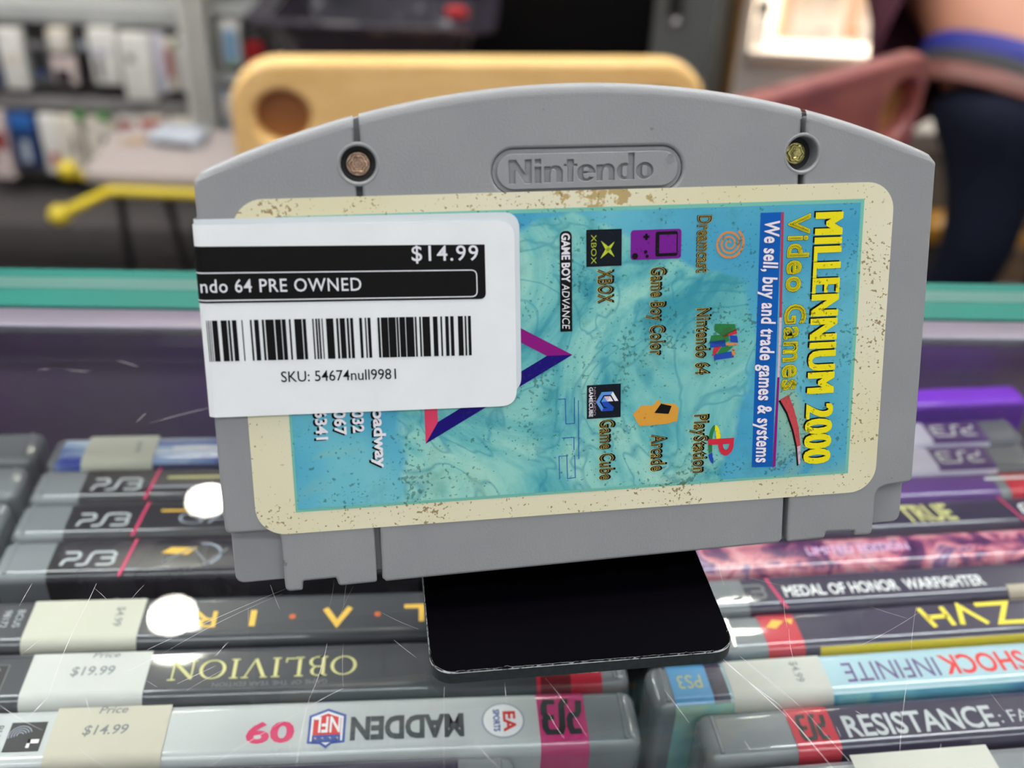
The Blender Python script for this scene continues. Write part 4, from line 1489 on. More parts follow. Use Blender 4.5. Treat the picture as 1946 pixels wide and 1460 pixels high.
c = Case('dark game case with big yellow letters and a yellow strip along its front', 69.0, 149.4, RA, t=11.4, group=GR)
c.band(10.4, 18.6, 'red', front='red')
c.band(18.6, 20.5, 'ink')
c.band(20.5, 22.0, 'ink')
c.band(22.0, 165, 'ink', front='yellow')
FT2 = lambda u, v, l: (u, -0.18 - 0.04 * l, v)
c.poly([(11.5, 6.5), (13.5, 8.6), (16.0, 8.0), (13.6, 6.0)], 'amber', 0)
c.poly([(16.3, 8.6), (18.2, 8.4), (17.4, 6.8)], 'amber', 0)
for st_ in ([(48.0, 9.2), (49.6, 3.4)], [(53.4, 9.3), (54.0, 3.6)], [(48.9, 6.3), (53.7, 6.5)], [(56.0, 3.6), (57.6, 9.2), (62.0, 3.5)], [(61.5, 9.2), (69.0, 9.3), (65.0, 3.5), (71.0, 3.4)]):
    put_stroke(c.sl, c.T, st_, 1.15, c.mi(P_['yellow']), 1)
c.sleeve()

c = Case('dark game case with a long line of small white capitals', 62.0, 161.4, RA, t=11.2, group=GR)
c.band(9, 17.0, 'grey')
c.band(17.0, 100, 'ink')
c.band(100, 165, 'mauve')
c.ps3(10.2, 3.2, 11.6, 4.2, 'ash')
c.line(23.2, 9.6, 25.2, -0.2, 0.7, 'pinkline')
c.text('MEDAL OF HONOR  WARFIGHTER', 26.2, 3.3, 48.4, 3.3, 'white', off=0.02)
c.sleeve()
c.price(79, 99, [], (168, 156, 140), over=4.0, v0=0, v1=2.8)

c = Case('pink flowery patterned game case behind the small white capitals', 62.0, 173.2, RA, t=11.0, group=GR)
c.band(3, 165, 'flowers')
c.text('LIMITED EDITION', 36.2, 4.6, 25.6, 2.6, 'lilac', False, off=0.02)
c.sleeve()

c = Case('dark game case with slanting cream title letters and a thin red line', 62.0, 185.0, RA, t=11.0, length=112, group=GR)
c.band(3, 108, 'ink')
c.text('TRUE', 64.5, 2.6, 14.6, 6.0, 'gold', False, off=0.03, shear=-0.35)
c.line(93.6, 10.5, 96.2, 0.0, 0.6, 'pinkline')
c.ps3(97.2, 3.4, 9.6, 3.6, 'white', True)
c.sleeve()

c = Case('plain purple game case with a red end, in front of the two white spines', 62.0, 196.4, RA, t=10.2, length=112, group=GR)
c.band(3, 96, 'purple')
c.band(99, 110, 'red')
c.rect(94, 108, 6.0, 7.0, 'white', 0)  # white bar paints the highlight at the red end
c.sleeve()
for vv, lb, ul in ((207.2, 'white game case with purple end block, nearer of the two white spines', 60.0), (219.2, 'white game case with purple end block, farther of the two white spines', 62.0)):
    c = Case(lb, ul, vv, RA, t=11.6, length=116, group=GR)
    x1 = 102.6 if vv < 210 else 104.6
    c.band(3, x1 - 16.5, 'lavender')
    c.band(x1 - 16.5, x1, 'purple', front='lavender')
    put_rect(c.sl, FT, x1 - 10, x1 - 0.5, c.H - 10, c.H - 3.2, c.mi(SL_['purple']), 0)
    c.ps3(x1 - 15.0, 3.2, 12.5, 4.6, 'white', True)
    c.sleeve()
# purple covers leaning against the back panel behind the white spines
for uu, lb in ((48.0, 'vivid purple game cover leaning behind the white spines, nearer the cartridge'), (118.5, 'vivid purple game cover leaning behind the white spines, farther from the cartridge')):
    A = radians(RA)
    vv = 231.4
    x, y = uu * cos(A) - vv * sin(A), uu * sin(A) + vv * cos(A)
    t = thing('game_case', lb, 'video game case', (x * MM, y * MM, SHELF_Z + 0.0015), (radians(-2), 0, A), 'purple covers behind the white spines')
    a = MB()
    a.box(0, 69, 0, 10, 0, 135, bev=1.6, seg=3)
    a.build('case_shell', SL_['violet'], t, MM)
    a = MB()
    a.box(2, 67, -0.25, -0.05, 4, 131)
    a.build('paper_sleeve', SL_['violet'], t, MM, angle=0)

# =================================================================== SHOP BEHIND THE COUNTER
# ---- wooden chair with hand holes
def wood_mat(name, rgb, dark, rough=0.35, scale=9.0, blotch=None):
    t = NT(name)
    mp = t.n('ShaderNodeMapping')
    mp.inputs['Scale'].default_value = (1.0, 1.0, 7.0)
    t.l(t.coord(), mp.inputs['Vector'])
    c = t.ramp(t.noise(scale, 5, 0.6, 1.2, mp.outputs[0]), [(0.3, lin(dark)), (0.62, lin(rgb))])
    if blotch:
        f = t.ramp(t.noise(13, 3), [(0.5, (0, 0, 0)), (0.66, (1, 1, 1))])
        c = t.mix(t.math('MULTIPLY', f, 0.7), c, lin(blotch))
    t.color(c)
    t.set(Roughness=rough, Coat_Weight=0.25)
    return t.m


M_BIRCH = wood_mat('birch_plywood', (242, 204, 134), (230, 188, 116))
M_RED = wood_mat('red_stained_wood', (150, 84, 76), (118, 58, 56), blotch=(104, 46, 58))
M_LEG = mat('dark_chair_leg', (40, 36, 36), 0.4)


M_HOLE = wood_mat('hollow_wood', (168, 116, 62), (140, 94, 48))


def chair(name, label, loc, rz, wood, w=0.50, hb=0.20, top=0.822, hole=(0.062, 0.058), hr=0.0275, name_side=1, rc=0.05):
    """backrest board faces -y at local y=0, seat towards +y"""
    t = thing(name, label, 'chair', loc, rz, 'wooden chairs behind the counter')
    a = MB()
    h = w / 2
    outline = rrect(-h, h, top - hb, top, rc, 10)
    holes = [disc(sx * (h - hole[0]), top - hole[1], hr, 40) for sx in (-1, 1)]
    vs, fs = plate([outline] + holes, -0.013, 0.013, 0.007, 4)
    a.add([(x, -z, y) for x, y, z in vs], fs)
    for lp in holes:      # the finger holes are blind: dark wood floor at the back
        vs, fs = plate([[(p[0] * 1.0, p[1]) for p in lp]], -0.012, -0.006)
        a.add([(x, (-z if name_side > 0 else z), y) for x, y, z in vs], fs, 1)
    a.build('backrest', [wood, M_HOLE], t, angle=50)
    a = MB()
    vs, fs = plate([rrect(-h + 0.03, h - 0.03, 0.03, 0.43, 0.06, 8)], 0.43, 0.455, 0.008, 3)
    a.add(vs, fs)
    a.build('seat', wood, t, angle=50)
    for sx in (-1, 1):
        for y0, z1 in ((0.028, top - 0.03), (0.40, 0.431)):
            a = MB()
            xx = sx * (h - 0.07) if y0 < 0.1 else sx * (h - 0.06)
            if y0 < 0.1:
                a.box(xx - 0.014, xx + 0.014, 0.0135, 0.040, 0.001, top - hb + 0.045, bev=0.004, seg=2)
            else:
                a.tube([(xx, y0, 0.001), (xx, y0, z1)], 0.014, 14)
            a.build('leg', M_LEG if y0 > 0.1 else wood, t)
    return t


chair('wooden_chair', 'pale birch chair with rounded backrest and round hand hole', (-0.053, 1.072, 0), radians(7.5), M_BIRCH, w=0.49, hole=(0.051, 0.059), hb=0.21)
chair('wooden_chair', 'red stained wooden chair turned side on in front of the stooping person', (0.302, 1.045, 0), radians(221), M_RED, w=0.34, hb=0.18, hole=(0.047, 0.056), hr=0.031, top=0.828, rc=0.03, name_side=-1)

# ---- accessory wall shelf
M_SLAT = mat('grey_slat_panel', (126, 123, 122), 0.6, var=0.06, nscale=5)
M_SHELF = mat('pale_grey_shelf', (176, 178, 176), 0.5, var=0.05, nscale=6)
M_PLINTH = mat('dark_plinth', (70, 66, 66), 0.6)
M_POST = mat('white_post', (205, 204, 196), 0.4, var=0.04, nscale=9)
M_BRASS = mat('brown_groove', (120, 100, 62), 0.5)
unit = thing('shelf_unit', 'grey shelf unit with white posts holding hanging phone accessories', 'shelf', (0, 0, 0))
a = MB()
a.box(-2.2, -0.30, 2.46, 2.50, 0.0, 1.7)
for k in range(16):
    a.box(-2.2, -0.30, 2.4585, 2.4605, 0.06 + k * 0.1, 0.068 + k * 0.1, mi=1)
a.build('slat_panel', [M_SLAT, mat('slat_groove', (70, 68, 68), 0.7)], unit, angle=0)
for z0, z1, y0 in ((0.0, 0.085, 2.18), (0.296, 0.325, 2.34), (0.492, 0.535, 2.345), (0.80, 0.84, 2.40), (1.15, 1.19, 2.40)):
    a = MB()
    a.box(-2.2, -0.745, y0, 2.458, z0, z1, bev=0.004, seg=2)
    a.build('shelf', M_SHELF if z0 > 0.4 else (M_SLAT if z0 > .1 else M_PLINTH), unit)
for z0, z1, y0 in ((0.375, 0.395, 2.34), (0.52, 0.54, 2.345), (0.80, 0.84, 2.40)):
    a = MB()
    a.box(-0.69, -0.30, y0, 2.458, z0, z1, bev=0.004, seg=2)
    a.build('shelf', M_SHELF, unit)
a = MB()
a.box(-0.742, -0.716, 2.27, 2.458, 0.0, 1.7, bev=0.004, seg=2)
a.box(-0.7155, -0.7105, 2.285, 2.458, 0.0, 1.7, mi=1)
a.box(-0.710, -0.690, 2.27, 2.458, 0.0, 1.7, bev=0.004, seg=2)
a.build('post', [M_POST, M_BRASS], unit)

PK = {k: mat('pack_' + k, c, 0.4, var=0.10, nscale=25) for k, c in dict(
    white=(222, 220, 214), cream=(214, 206, 192), navy=(26, 52, 96), black=(24, 22, 24), grey=(96, 96, 98), pink=(206, 190, 186), lavender=(196, 194, 206), red=(170, 34, 40),
    maroon=(128, 28, 34), mauve=(150, 128, 134), blue=(48, 104, 176), green=(64, 140, 66), brick=(150, 62, 52), skyblue=(120, 160, 190), silver=(170, 178, 188), tan=(176, 140, 84)).items()}


def package(label, x0, x1, z0, z1, y, body, parts=(), depth=0.03, tab=False, group='phone accessories hanging on the shelf unit', rot=0.0, name='accessory_package', round_=0.0):
    """hanging retail pack; parts: (u0,u1,v0,v1,material) printed areas in fractions of its face"""
    w, h = x1 - x0, z1 - z0
    t = thing(name, label, 'package', ((x0 + x1) / 2, y, z0), rot, group)
    a = MB()
    a.box(-w / 2, w / 2, 0, depth, 0, h, bev=min(0.004, w * 0.12) if not round_ else round_, seg=3)
    a.build('carton', PK[body], t)
    if tab:
        a = MB()
        tw = min(0.016, w * 0.35)
        vs, fs = plate([rrect(-tw, tw, -0.004, 0.028, 0.006, 5), disc(0, 0.016, 0.005, 12)], -0.0006, 0.0006)
        a.add([(x, depth - 0.002 - z, h + y) for x, y, z in vs], fs)
        a.build('hang_tab', PK['white' if body not in ('white', 'cream') else body], t, angle=0)
    for k, (u0, u1, v0, v1, mm) in enumerate(parts):
        a = MB()
        a.box(-w / 2 + u0 * w, -w / 2 + u1 * w, -0.0012, 0.001, v0 * h, v1 * h)
        a.build('printed_panel', PK[mm], t, angle=0)
    return t


PX = [
    ('navy boxed accessory cut by the picture edge under the pale shelf', -1.24, -1.174, .352, .438, 'navy', ()),
    ('tall white blister pack next to the navy box', -1.168, -1.114, .345, .478, 'white', ((.2, .8, .45, .6, 'cream'),)),
    ('grey pack with black and blue insert', -1.110, -1.062, .356, .448, 'grey', ((.3, .85, .4, .9, 'black'), (.35, .75, .2, .4, 'navy'))),
    ('small cream rounded pack above the open fronted pink one', -1.052, -1.006, .432, .484, 'cream', ((.25, .75, .3, .7, 'white'),)),
    ('pinkish carton with a dark open window', -1.056, -1.002, .360, .424, 'pink', ((.12, .72, .08, .55, 'black'),)),
    ('black pack with a silver badge', -.999, -.966, .366, .487, 'black', ((.2, .75, .62, .76, 'silver'),)),
    ('broad white pack with lavender stripe', -.963, -.903, .366, .488, 'white', ((.05, .7, .55, .68, 'lavender'), (.2, .4, .12, .5, 'grey'))),
    ('tallest white pack with a black dot', -.899, -.830, .330, .480, 'white', ((.22, .45, .58, .70, 'grey'),)),
    ('lavender tinted white pack', -.826, -.801, .347, .480, 'lavender', ((.2, .8, .1, .3, 'silver'),)),
    ('thin pack with a brick red strip', -.797, -.777, .36, .472, 'cream', ((.15, .85, .25, .85, 'brick'),)),
    ('thin pale pack with green corner next to the red striped one', -.774, -.762, .356, .475, 'white', ((.1, .9, .86, .96, 'green'),)),
    ('thin mauve pack beside the white post', -.759, -.746, .355, .474, 'mauve', ((.1, .9, .7, .9, 'navy'),)),
    ('pinkish white carton on the bottom row at the picture edge', -1.262, -1.192, .13, .292, 'pink', ((.55, .95, .45, .72, 'maroon'), (.05, .5, .25, .42, 'black'))),
    ('dark carton with a bright blue top on the bottom row', -1.186, -1.124, .16, .296, 'navy', ((.05, .95, .72, .98, 'blue'), (.35, .65, .1, .5, 'silver'))),
    ('white carton with a small red square on the bottom row', -1.118, -1.076, .143, .286, 'white', ((.35, .8, .18, .36, 'red'),)),
    ('cream carton on the bottom row behind the bench corner', -1.072, -1.022, .146, .286, 'cream', ((.6, .8, .4, .7, 'grey'),)),
    ('wide cream carton under two green tags', -1.012, -.943, .16, .284, 'cream', ((.55, .75, .55, .7, 'grey'),)),
    ('white pack with a pale red picture beside the round red one', -.936, -.882, .17, .288, 'white', ((.1, .75, .45, .95, 'brick'),)),
    ('pack with a big red disc picture', -.876, -.820, .17, .312, 'cream', ((.02, .98, .58, .98, 'red'),)),
    ('broad cream pack by the foot of the white post', -.812, -.748, .17, .298, 'cream', ((.3, .5, .5, .65, 'pink'),)),
    ('white carton with a blue phone case picture beyond the post', -.672, -.630, .415, .512, 'white', ((.15, .85, .15, .85, 'skyblue'), (.3, .7, .05, .15, 'green'))),
    ('black carton with a red picture beyond the post', -.622, -.570, .415, .500, 'black', ((.15, .85, .08, .72, 'red'), (.4, .75, .35, .55, 'green'))),
    ('pale pack low down beyond the post', -.684, -.648, .25, .360, 'silver', ((.1, .9, .5, .9, 'white'),)),
    ('grey white pack low down next to the pale one beyond the post', -.640, -.590, .25, .355, 'white', ((.2, .8, .2, .7, 'grey'),)),
    ('white box with red lower edge above the black tote', -.385, -.318, .62, .72, 'white', ((.0, 1.0, .0, .14, 'red'),)),
]
for k, (lb, x0, x1, z0, z1, body, parts) in enumerate(PX):
    yy = 2.322 + 0.006 * (k % 3)
    if z1 < .33:
        z1 = min(z1, .292)
    if k == 24:
        continue
    package(lb, x0, x1, z0, z1, yy, body, parts, depth=0.03)
for k, (xx, lb) in enumerate(((-1.012, 'small green price tag over the wide cream carton'), (-.957, 'small green price tag next to the pale red pack'))):
    t = thing('price_tag', lb, 'price tag', (xx, 2.318, .283), None, 'green price tags on the shelf edge')
    a = MB()
    vs, fs = plate([rrect(-.012, .012, 0, .025, .004, 5)], -.001, .001)
    a.add([(x, -z, y) for x, y, z in vs], fs)
    a.build('card', PK['green'], t, angle=0)
    a = MB()
    a.box(-0.004, 0.004, 0.0015, 0.0085, 0.014, 0.022)
    a.build('clip', PK['silver'], t, angle=0)

# ---- grey bench table with yellow tubular frame
M_BENCH = mat('grey_bench_top', (158, 149, 146), 0.55, var=0.04, nscale=10)
M_YEL = mat('yellow_tube', (198, 178, 40), 0.4, var=0.08, nscale=30)
M_ROD = mat('black_rod', (22, 20, 22), 0.45)
bench = thing('bench_table', 'low grey topped bench with thin black legs and a yellow tube frame', 'table', (0, 0, 0))
BZ = 0.465
a = MB()
top = [(-.706, 1.585), (-.45, 1.585), (-.45, 1.80), (-.722, 1.80)]
vs, fs = plate([fillet(top, [.02, .02, .02, .05], 6)], BZ - .022, BZ, .004, 2)
a.add(vs, fs)
a.build('bench_top', M_BENCH, bench)
for p, q in (((-.655, 1.60, BZ - .021), (-.715, 1.72, .001)), ((-.585, 1.61, BZ - .021), (-.62, 1.82, .001)), ((-.48, 1.60, BZ - .021), (-.47, 1.62, .001)), ((-.48, 1.77, BZ - .021), (-.47, 1.83, .001))):
    a = MB()
    a.tube([p, q], .007, 12)
    a.build('leg', M_ROD, bench)
fr = [(-.66, 1.572, .440), (-.455, 1.572, .440)]
for pts, nm in ((fr, 'yellow_bar'), ([(-.66, 1.572, .440), (-.70, 1.48, .440)], 'yellow_arm')):
    a = MB()
    a.tube(pts, .0085, 14)
    a.build(nm, M_YEL, bench)
for c in ((-.703, 1.473, .440), (-.728, 1.588, .466)):
    a = MB()
    bm = bmesh.new()
    bmesh.ops.create_uvsphere(bm, u_segments=20, v_segments=12, radius=.0165)
    a.add_bm(bm, 0, Matrix.Translation(c))
    if c[2] > .45:
        a.tube([(c[0], c[1], c[2]), (-.700, 1.60, .446)], .006, 10)
    a.build('yellow_knob', M_YEL, bench)
t = thing('plastic_gadget', 'silvery plastic wrapped gadget lying on the grey bench', 'gadget', (-.590, 1.735, BZ + .0005), radians(-8))
a = MB()
a.box(-.045, .045, -.03, .03, 0, .022, bev=.008, seg=3)
a.build('wrapper', PK['silver'], t)
a = MB()
a.box(-.03, .035, -.033, -.028, .003, .011, bev=.001, seg=1)
a.build('dark_edge', PK['grey'], t)
t = thing('paper_scrap', 'tan paper scrap on the grey bench beside the silvery gadget', 'paper', (-.660, 1.725, BZ + .0005), radians(30))
a = MB()
a.loft([[(-.025 + .0125 * i, -.008, .001 + .003 * (i % 2)) for i in range(5)], [(-.025 + .0125 * i, .008, .001 + .003 * ((i + 1) % 2)) for i in range(5)]], closed=False)
a.build('folded_sheet', PK['tan'], t, angle=0)

# ---- black tote, black fridge, pale side panel, white niche
M_TOTE = mat('dark_glossy_plastic', (50, 46, 56), 0.09, spec=0.6, var=0.25, nscale=14, bump=0.5, bscale=18, bdist=0.01)
M_FRIDGE = mat('black_fridge', (6, 6, 7), 0.5, spec=0.15, var=0.2, nscale=5)
M_DOORGL = mat('dark_fridge_frame', (96, 98, 96), 0.35, var=0.10, nscale=6)
tote = thing('plastic_tote', 'dark glossy plastic tote with a flared rim behind the birch chair', 'tote', (-.255, 1.86, 0))
rings = []
for z, w, d, r in ((.56, .128, .09, .02), (.585, .142, .10, .03), (.645, .168, .125, .04), (.668, .176, .13, .04)):
    rings.append([(p[0], p[1], z) for p in rrect(-w, w, -d, d, r, 6)])
a = MB()
a.loft(rings, cap=False)
rin = [[(p[0] * .965, p[1] * .95, p[2]) for p in r] for r in rings[::-1]]
a.loft([rings[-1]] + rin, cap=False)
n = len(rin[-1])
a.add(rin[-1], [tuple(range(n))])
a.add(rings[0], [tuple(range(n))])
a.build('tub', M_TOTE, tote, angle=50)
a = MB()
a.loft([[(p[0], p[1], .668) for p in rrect(-.178, .178, -.132, .132, .04, 6)], [(p[0], p[1], .673) for p in rrect(-.205, .205, -.15, .15, .05, 6)],
        [(p[0], p[1], .680) for p in rrect(-.205, .205, -.15, .15, .05, 6)], [(p[0], p[1], .680) for p in rrect(-.172, .172, -.126, .126, .04, 6)]], cap=False)
a.build('flared_rim', M_TOTE, tote, angle=50)
table = thing('side_table', 'dark low stand carrying the plastic tote', 'stand', (-.255, 1.86, 0))
a = MB()
a.box(-.17, .17, -.13, .13, .535, .5595, bev=.003, seg=2)
a.build('stand_top', M_ROD, table)
for sx in (-1, 1):
    for sy in (-1, 1):
        a = MB()
        a.box(sx * .15 - .012, sx * .15 + .012, sy * .11 - .012, sy * .11 + .012, 0.001, .536)
        a.build('leg', M_ROD, table, angle=0)
t = thing('red_sachet', 'small red sachet lying on the rim corner of the dark tote', 'sachet', (-.118, 1.785, .6805))
a = MB()
a.box(-.017, .017, -.012, .012, 0, .018, bev=.006, seg=3)
a.build('pouch', PK['red'], t)
a = MB()
a.box(.0165, .022, -.010, .010, .004, .008)
a.build('sealed_end', PK['brick'], t, angle=0)
t = package('white box with a red lower edge standing behind the tote', -.372, -.308, .681, .78, 1.93, 'white', ((.0, 1.0, .0, .16, 'red'),), depth=.05, group='boxes by the tote', name='product_box')

fridge = thing('display_fridge', 'tall black glass door fridge behind the birch chair', 'fridge', (0, 0, 0))
a = MB()
a.box(-.135, .375, 2.14, 2.62, 0.001, 1.75, bev=.008, seg=2)
a.build('cabinet_body', M_FRIDGE, fridge)
a = MB()
a.box(-.13, .245, 2.118, 2.1395, .08, 1.70, bev=.004, seg=2)
a.build('door', M_FRIDGE, fridge)
a = MB()
a.box(.248, .372, 2.122, 2.1395, .08, 1.70, bev=.003, seg=2)
a.build('grey_side_frame', M_DOORGL, fridge)
a = MB()
a.tube([(.285, 2.105, .625), (.283, 2.105, 1.15)], .013, 14)
for z in (.66, 1.1):
    a.tube([(.284, 2.105, z), (.284, 2.1215, z)], .008, 10)
a.build('handle', M_ROD, fridge)
a = MB()
a.lathe([(.009, 0), (.009, .006), (.002, .009)], seg=20)  # bright bead added to stand for the highlight on the handle
a.build('handle_highlight', mat('highlight_chrome', (220, 220, 224), .12, metal=1.0), fridge, xf=lambda x, y, z: (.287 + x, 2.091 - z + .0, .612 + y))

M_NICHE = mat('cream_niche', (226, 216, 202), 0.5, var=0.02)
M_CAB = mat('pale_grey_cabinet', (212, 210, 204), 0.5, var=0.03, nscale=6)
cab = thing('display_cabinet', 'pale grey display cabinet with a lit cream niche of white products', 'cabinet', (0, 0, 0), radians(0))
NY, NZ = 2.5, .457        # front of the cabinet, top of the niche shelf
a = MB()
a.box(.494, .519, NY, NY + .42, 0.001, 1.8)
a.box(.519, 1.50, NY, NY + .42, 0.001, NZ - .031)
a.box(1.48, 1.50, NY, NY + .42, NZ - .030, 1.8)
a.box(.519, 1.48, NY + .40, NY + .42, NZ - .030, 1.8)
a.box(.519, 1.48, NY, NY + .40, NZ + .42, 1.8)
a.build('body', M_CAB, cab, angle=0)
a = MB()
a.box(.481, .4935, NY - .002, NY + .1, 0.001, 1.8)
a.build('wood_edge_strip', mat('ochre_edge', (150, 112, 48), .5), cab, angle=0)
a = MB()
a.box(.520, 1.478, NY - .012, NY + .398, NZ - .0295, NZ, bev=.006, seg=3)
a.build('niche_shelf', M_NICHE, cab)
a = MB()
a.box(.521, 1.477, NY + .385, NY + .398, NZ + .001, NZ + .419)
a.build('niche_back', M_NICHE, cab, angle=0)
a = MB()
a.box(.56, 1.42, NY + .05, NY + .22, NZ + .412, NZ + .4195)
a.build('niche_light', emit_mat('niche_light_strip', (1.0, .93, .84), 14.0), cab, angle=0)
a = MB()
a.box(.56, .65, NY - .008, NY - .0005, .342, .358)
a.build('dark_slot', M_ROD, cab, angle=0)
M_GADW = mat('white_product', (232, 226, 220), 0.4, var=0.04)
for k, (x, lb) in enumerate(((.685, 'white boxed headphones with a tan spine standing in the lit niche'), (.850, 'white boxed headphones with orange dots by the plum shirt'), (1.03, 'white boxed headphones farthest along the lit niche behind the shirt'))):
    w = .145
    t = thing('headphones_box', lb, 'headphones box', (x, NY + .11, NZ + .0005), radians(-3), 'boxed headphones in the lit niche')
    a = MB()
    a.box(-w / 2, w / 2, 0, .08, 0, .20, bev=.004, seg=2)
    a.build('carton', M_GADW, t)
    a = MB()
    a.box(-w / 2 - .0015, -w / 2 + .022, -.002, .081, .002, .198)
    a.build('spine_strip', mat('peach_strip', (214, 184, 158), .5), t, angle=0)
    for sx in (-1, 1):
        a = MB()
        pr = [(.028, -.001), (.028, .006), (.022, .012), (.010, .012), (.008, .007), (.0005, .007)]
        a.lathe(pr, seg=28)
        a.build('ear_cup', M_NICHE, t, xf=lambda X, Y, Z, sx=sx: (.010 + sx * .032 + X, -Z, .098 + Y * 1.35))
    a = MB()
    a.tube([(.010 + .045 * cos(radians(d)), -.006, .118 + .056 * sin(radians(d))) for d in range(0, 181, 15)], .006, 10)
    a.build('headband', M_NICHE, t)
    a = MB()
    a.box(.010, .050, -.0018, .001, .015, .024)
    a.build('printed_line', mat('pale_grey_print', (176, 170, 164), .5), t, angle=0)
    if k == 1:
        for q in ((-.037, -.018, .176, .190), (-.064, -.046, .015, .029)):
            a = MB()
            a.box(q[0], q[1], -.0022, .001, q[2], q[3])
            a.build('orange_mark', mat('orange_print', (226, 110, 60), .5), t, angle=0)
t = thing('soap_dispenser', 'small white dispenser with a slate grey cap at the niche end', 'dispenser', (.548, NY + .04, NZ + .0005))
a = MB()
a.lathe([(.016, 0), (.017, .062), (.012, .070)], seg=24)
a.build('bottle', M_GADW, t)
a = MB()
a.lathe([(.0155, .0705), (.016, .102), (.009, .107)], seg=24)
a.build('cap', mat('slate_cap', (86, 92, 96), .4), t)

# ---- low things on the floor beyond the person's leg
M_CRATE = mat('tan_crate_wood', (124, 98, 76), 0.6, var=0.1, nscale=20)
M_CRTOP = mat('ochre_crate_edge', (170, 124, 58), 0.5, var=0.1, nscale=20)
t = thing('wooden_crate', 'tan slatted wooden crate on the floor behind the jeans', 'crate', (1.235, 2.02, 0), radians(-4))
for k in range(3):
    a = MB()
    a.box(-.32, .3, -.01, .008, .02 + k * .095, .10 + k * .095, bev=.003, seg=2)
    a.build('slat', M_CRATE, t)
for sx in (-.31, .285):
    a = MB()
    a.box(sx, sx + .02, .0085, .03, 0.001, .30)
    a.box(sx, sx + .02, .0305, .25, 0.05, .30)
    a.build('end_panel', M_CRATE, t, angle=0)
a = MB()
a.box(-.325, .31, -.016, .03, .292, .318, bev=.004, seg=2)
a.box(-.32, .3, -.03, -.0105, .205, .235, bev=.004, seg=2)
a.build('top_rail', M_CRTOP, t)
t = thing('cardboard_box', 'pale lidded box low down in the gap beside the jeans', 'box', (.78, 2.05, 0), radians(8))
a = MB()
a.box(-.09, .09, -.06, .06, .001, .40, bev=.004, seg=2)
a.build('carton', mat('grey_brown_card', (104, 98, 90), .6), t)
a = MB()
a.box(-.094, .094, -.064, .064, .401, .45, bev=.006, seg=2)
a.build('lid', mat('pale_lid', (176, 174, 166), .5), t)
t = thing('yellow_crate', 'small yellow ochre crate in front of the pale lidded box', 'crate', (.80, 1.93, 0), radians(5))
a = MB()
a.box(-.08, .08, -.04, .04, .001, .26, bev=.004, seg=2)
a.build('side', mat('dark_crate', (52, 38, 28), .6), t)
a = MB()
a.box(-.084, .084, -.044, .044, .261, .30, bev=.006, seg=2)
a.build('rim', mat('ochre_rim', (184, 132, 40), .5), t)

# ---- stooping person
M_SKIN = mat('skin', (190, 134, 108), 0.5, var=0.04, nscale=12)
M_JEANS = mat('dark_jeans', (20, 26, 42), 0.8, spec=0.2, var=0.2, nscale=60, bump=0.3, bscale=500, bdist=0.001)
M_SHIRT = mat('plum_shirt', (82, 46, 60), 0.8, spec=0.2, var=0.18, nscale=9)
M_BLUE = mat('blue_waistband', (34, 42, 132), 0.6, var=0.08)
M_BELT = mat('brown_belt', (112, 66, 58), 0.45, var=0.15, nscale=25)
M_GREY = mat('dark_grey_waist', (46, 48, 52), 0.7)
M_HAIR = mat('dark_hair', (36, 26, 22), 0.6)
M_SHOE = mat('dark_shoe', (24, 24, 28), 0.5)
PERS = Vector((.80, 1.66, 0))
person = thing('person', 'person in plum shirt and dark jeans stooping with bare lower back showing', 'person', PERS)


def skin_mesh(name, pts, edges, mm, parent, sub=2, root=0):
    me = bpy.data.meshes.new(name + '_skeleton')
    me.from_pydata([p[0] for p in pts], edges, [])
    o = bpy.data.objects.new(name, me)
    COL.objects.link(o)
    md = o.modifiers.new('skin', 'SKIN')
    md.use_smooth_shade = True
    sv = me.skin_vertices[0].data if me.skin_vertices else None
    if sv is None:
        bm = bmesh.new()
        bm.from_mesh(me)
        bm.verts.layers.skin.verify()
        bm.to_mesh(me)
        bm.free()
        sv = me.skin_vertices[0].data
    for i, p in enumerate(pts):
        r = p[1]
        sv[i].radius = (r, r) if isinstance(r, (int, float)) else r
        sv[i].use_root = (i == root)
    ss = o.modifiers.new('sub', 'SUBSURF')
    ss.levels = ss.render_levels = sub
    dg = bpy.context.evaluated_depsgraph_get()
    me2 = bpy.data.meshes.new_from_object(o.evaluated_get(dg))
    bpy.data.objects.remove(o)
    me2.materials.clear()
    me2.materials.append(mm)
    me2.polygons.foreach_set('use_smooth', [True] * len(me2.polygons))
    n = bpy.data.objects.new(name, me2)
    COL.objects.link(n)
    n.parent = parent
    return n


# local joints (person stands stooped, torso going away and a little to the viewer's left)
J = [((0, 0, .60), (.135, .11)),                # 0 pelvis
     ((-.02, .09, .70), (.125, .10)),          # 1 waist
     ((-.08, .22, .80), (.13, .105)),           # 2 ribs
     ((-.15, .35, .86), (.13, .10)),            # 3 chest
     ((-.19, .44, .875), .055),                 # 4 neck
     ((-.21, .50, .87), .075), ((-.23, .58, .845), .085), ((-.24, .64, .82), .06),   # 5-7 head
     ((-.03, .0, .53), .06), ((-.022, -.03, .40), .036), ((-.030, .03, .22), .032), ((-.025, .078, .075), .03), ((-.06, -.02, .035), .03), ((-.075, -.08, .028), .022),   # 8-13 leg
     ((.11, .0, .55), .075), ((.153, -.04, .40), .036), ((.16, .03, .22), .032), ((.15, .088, .075), .03), ((.15, -.02, .035), .03), ((.15, -.08, .028), .022),            # 14-19
     ((-.20, .36, .84), .05), ((-.09, .46, .66), .038), ((-.05, .50, .50), .03), ((-.045, .52, .43), .028),       # 20-23 arm
     ((0.0, .40, .86), .05), ((.05, .47, .66), .038), ((0.02, .57, .48), .03), ((0.01, .60, .41), .028)]         # 24-27
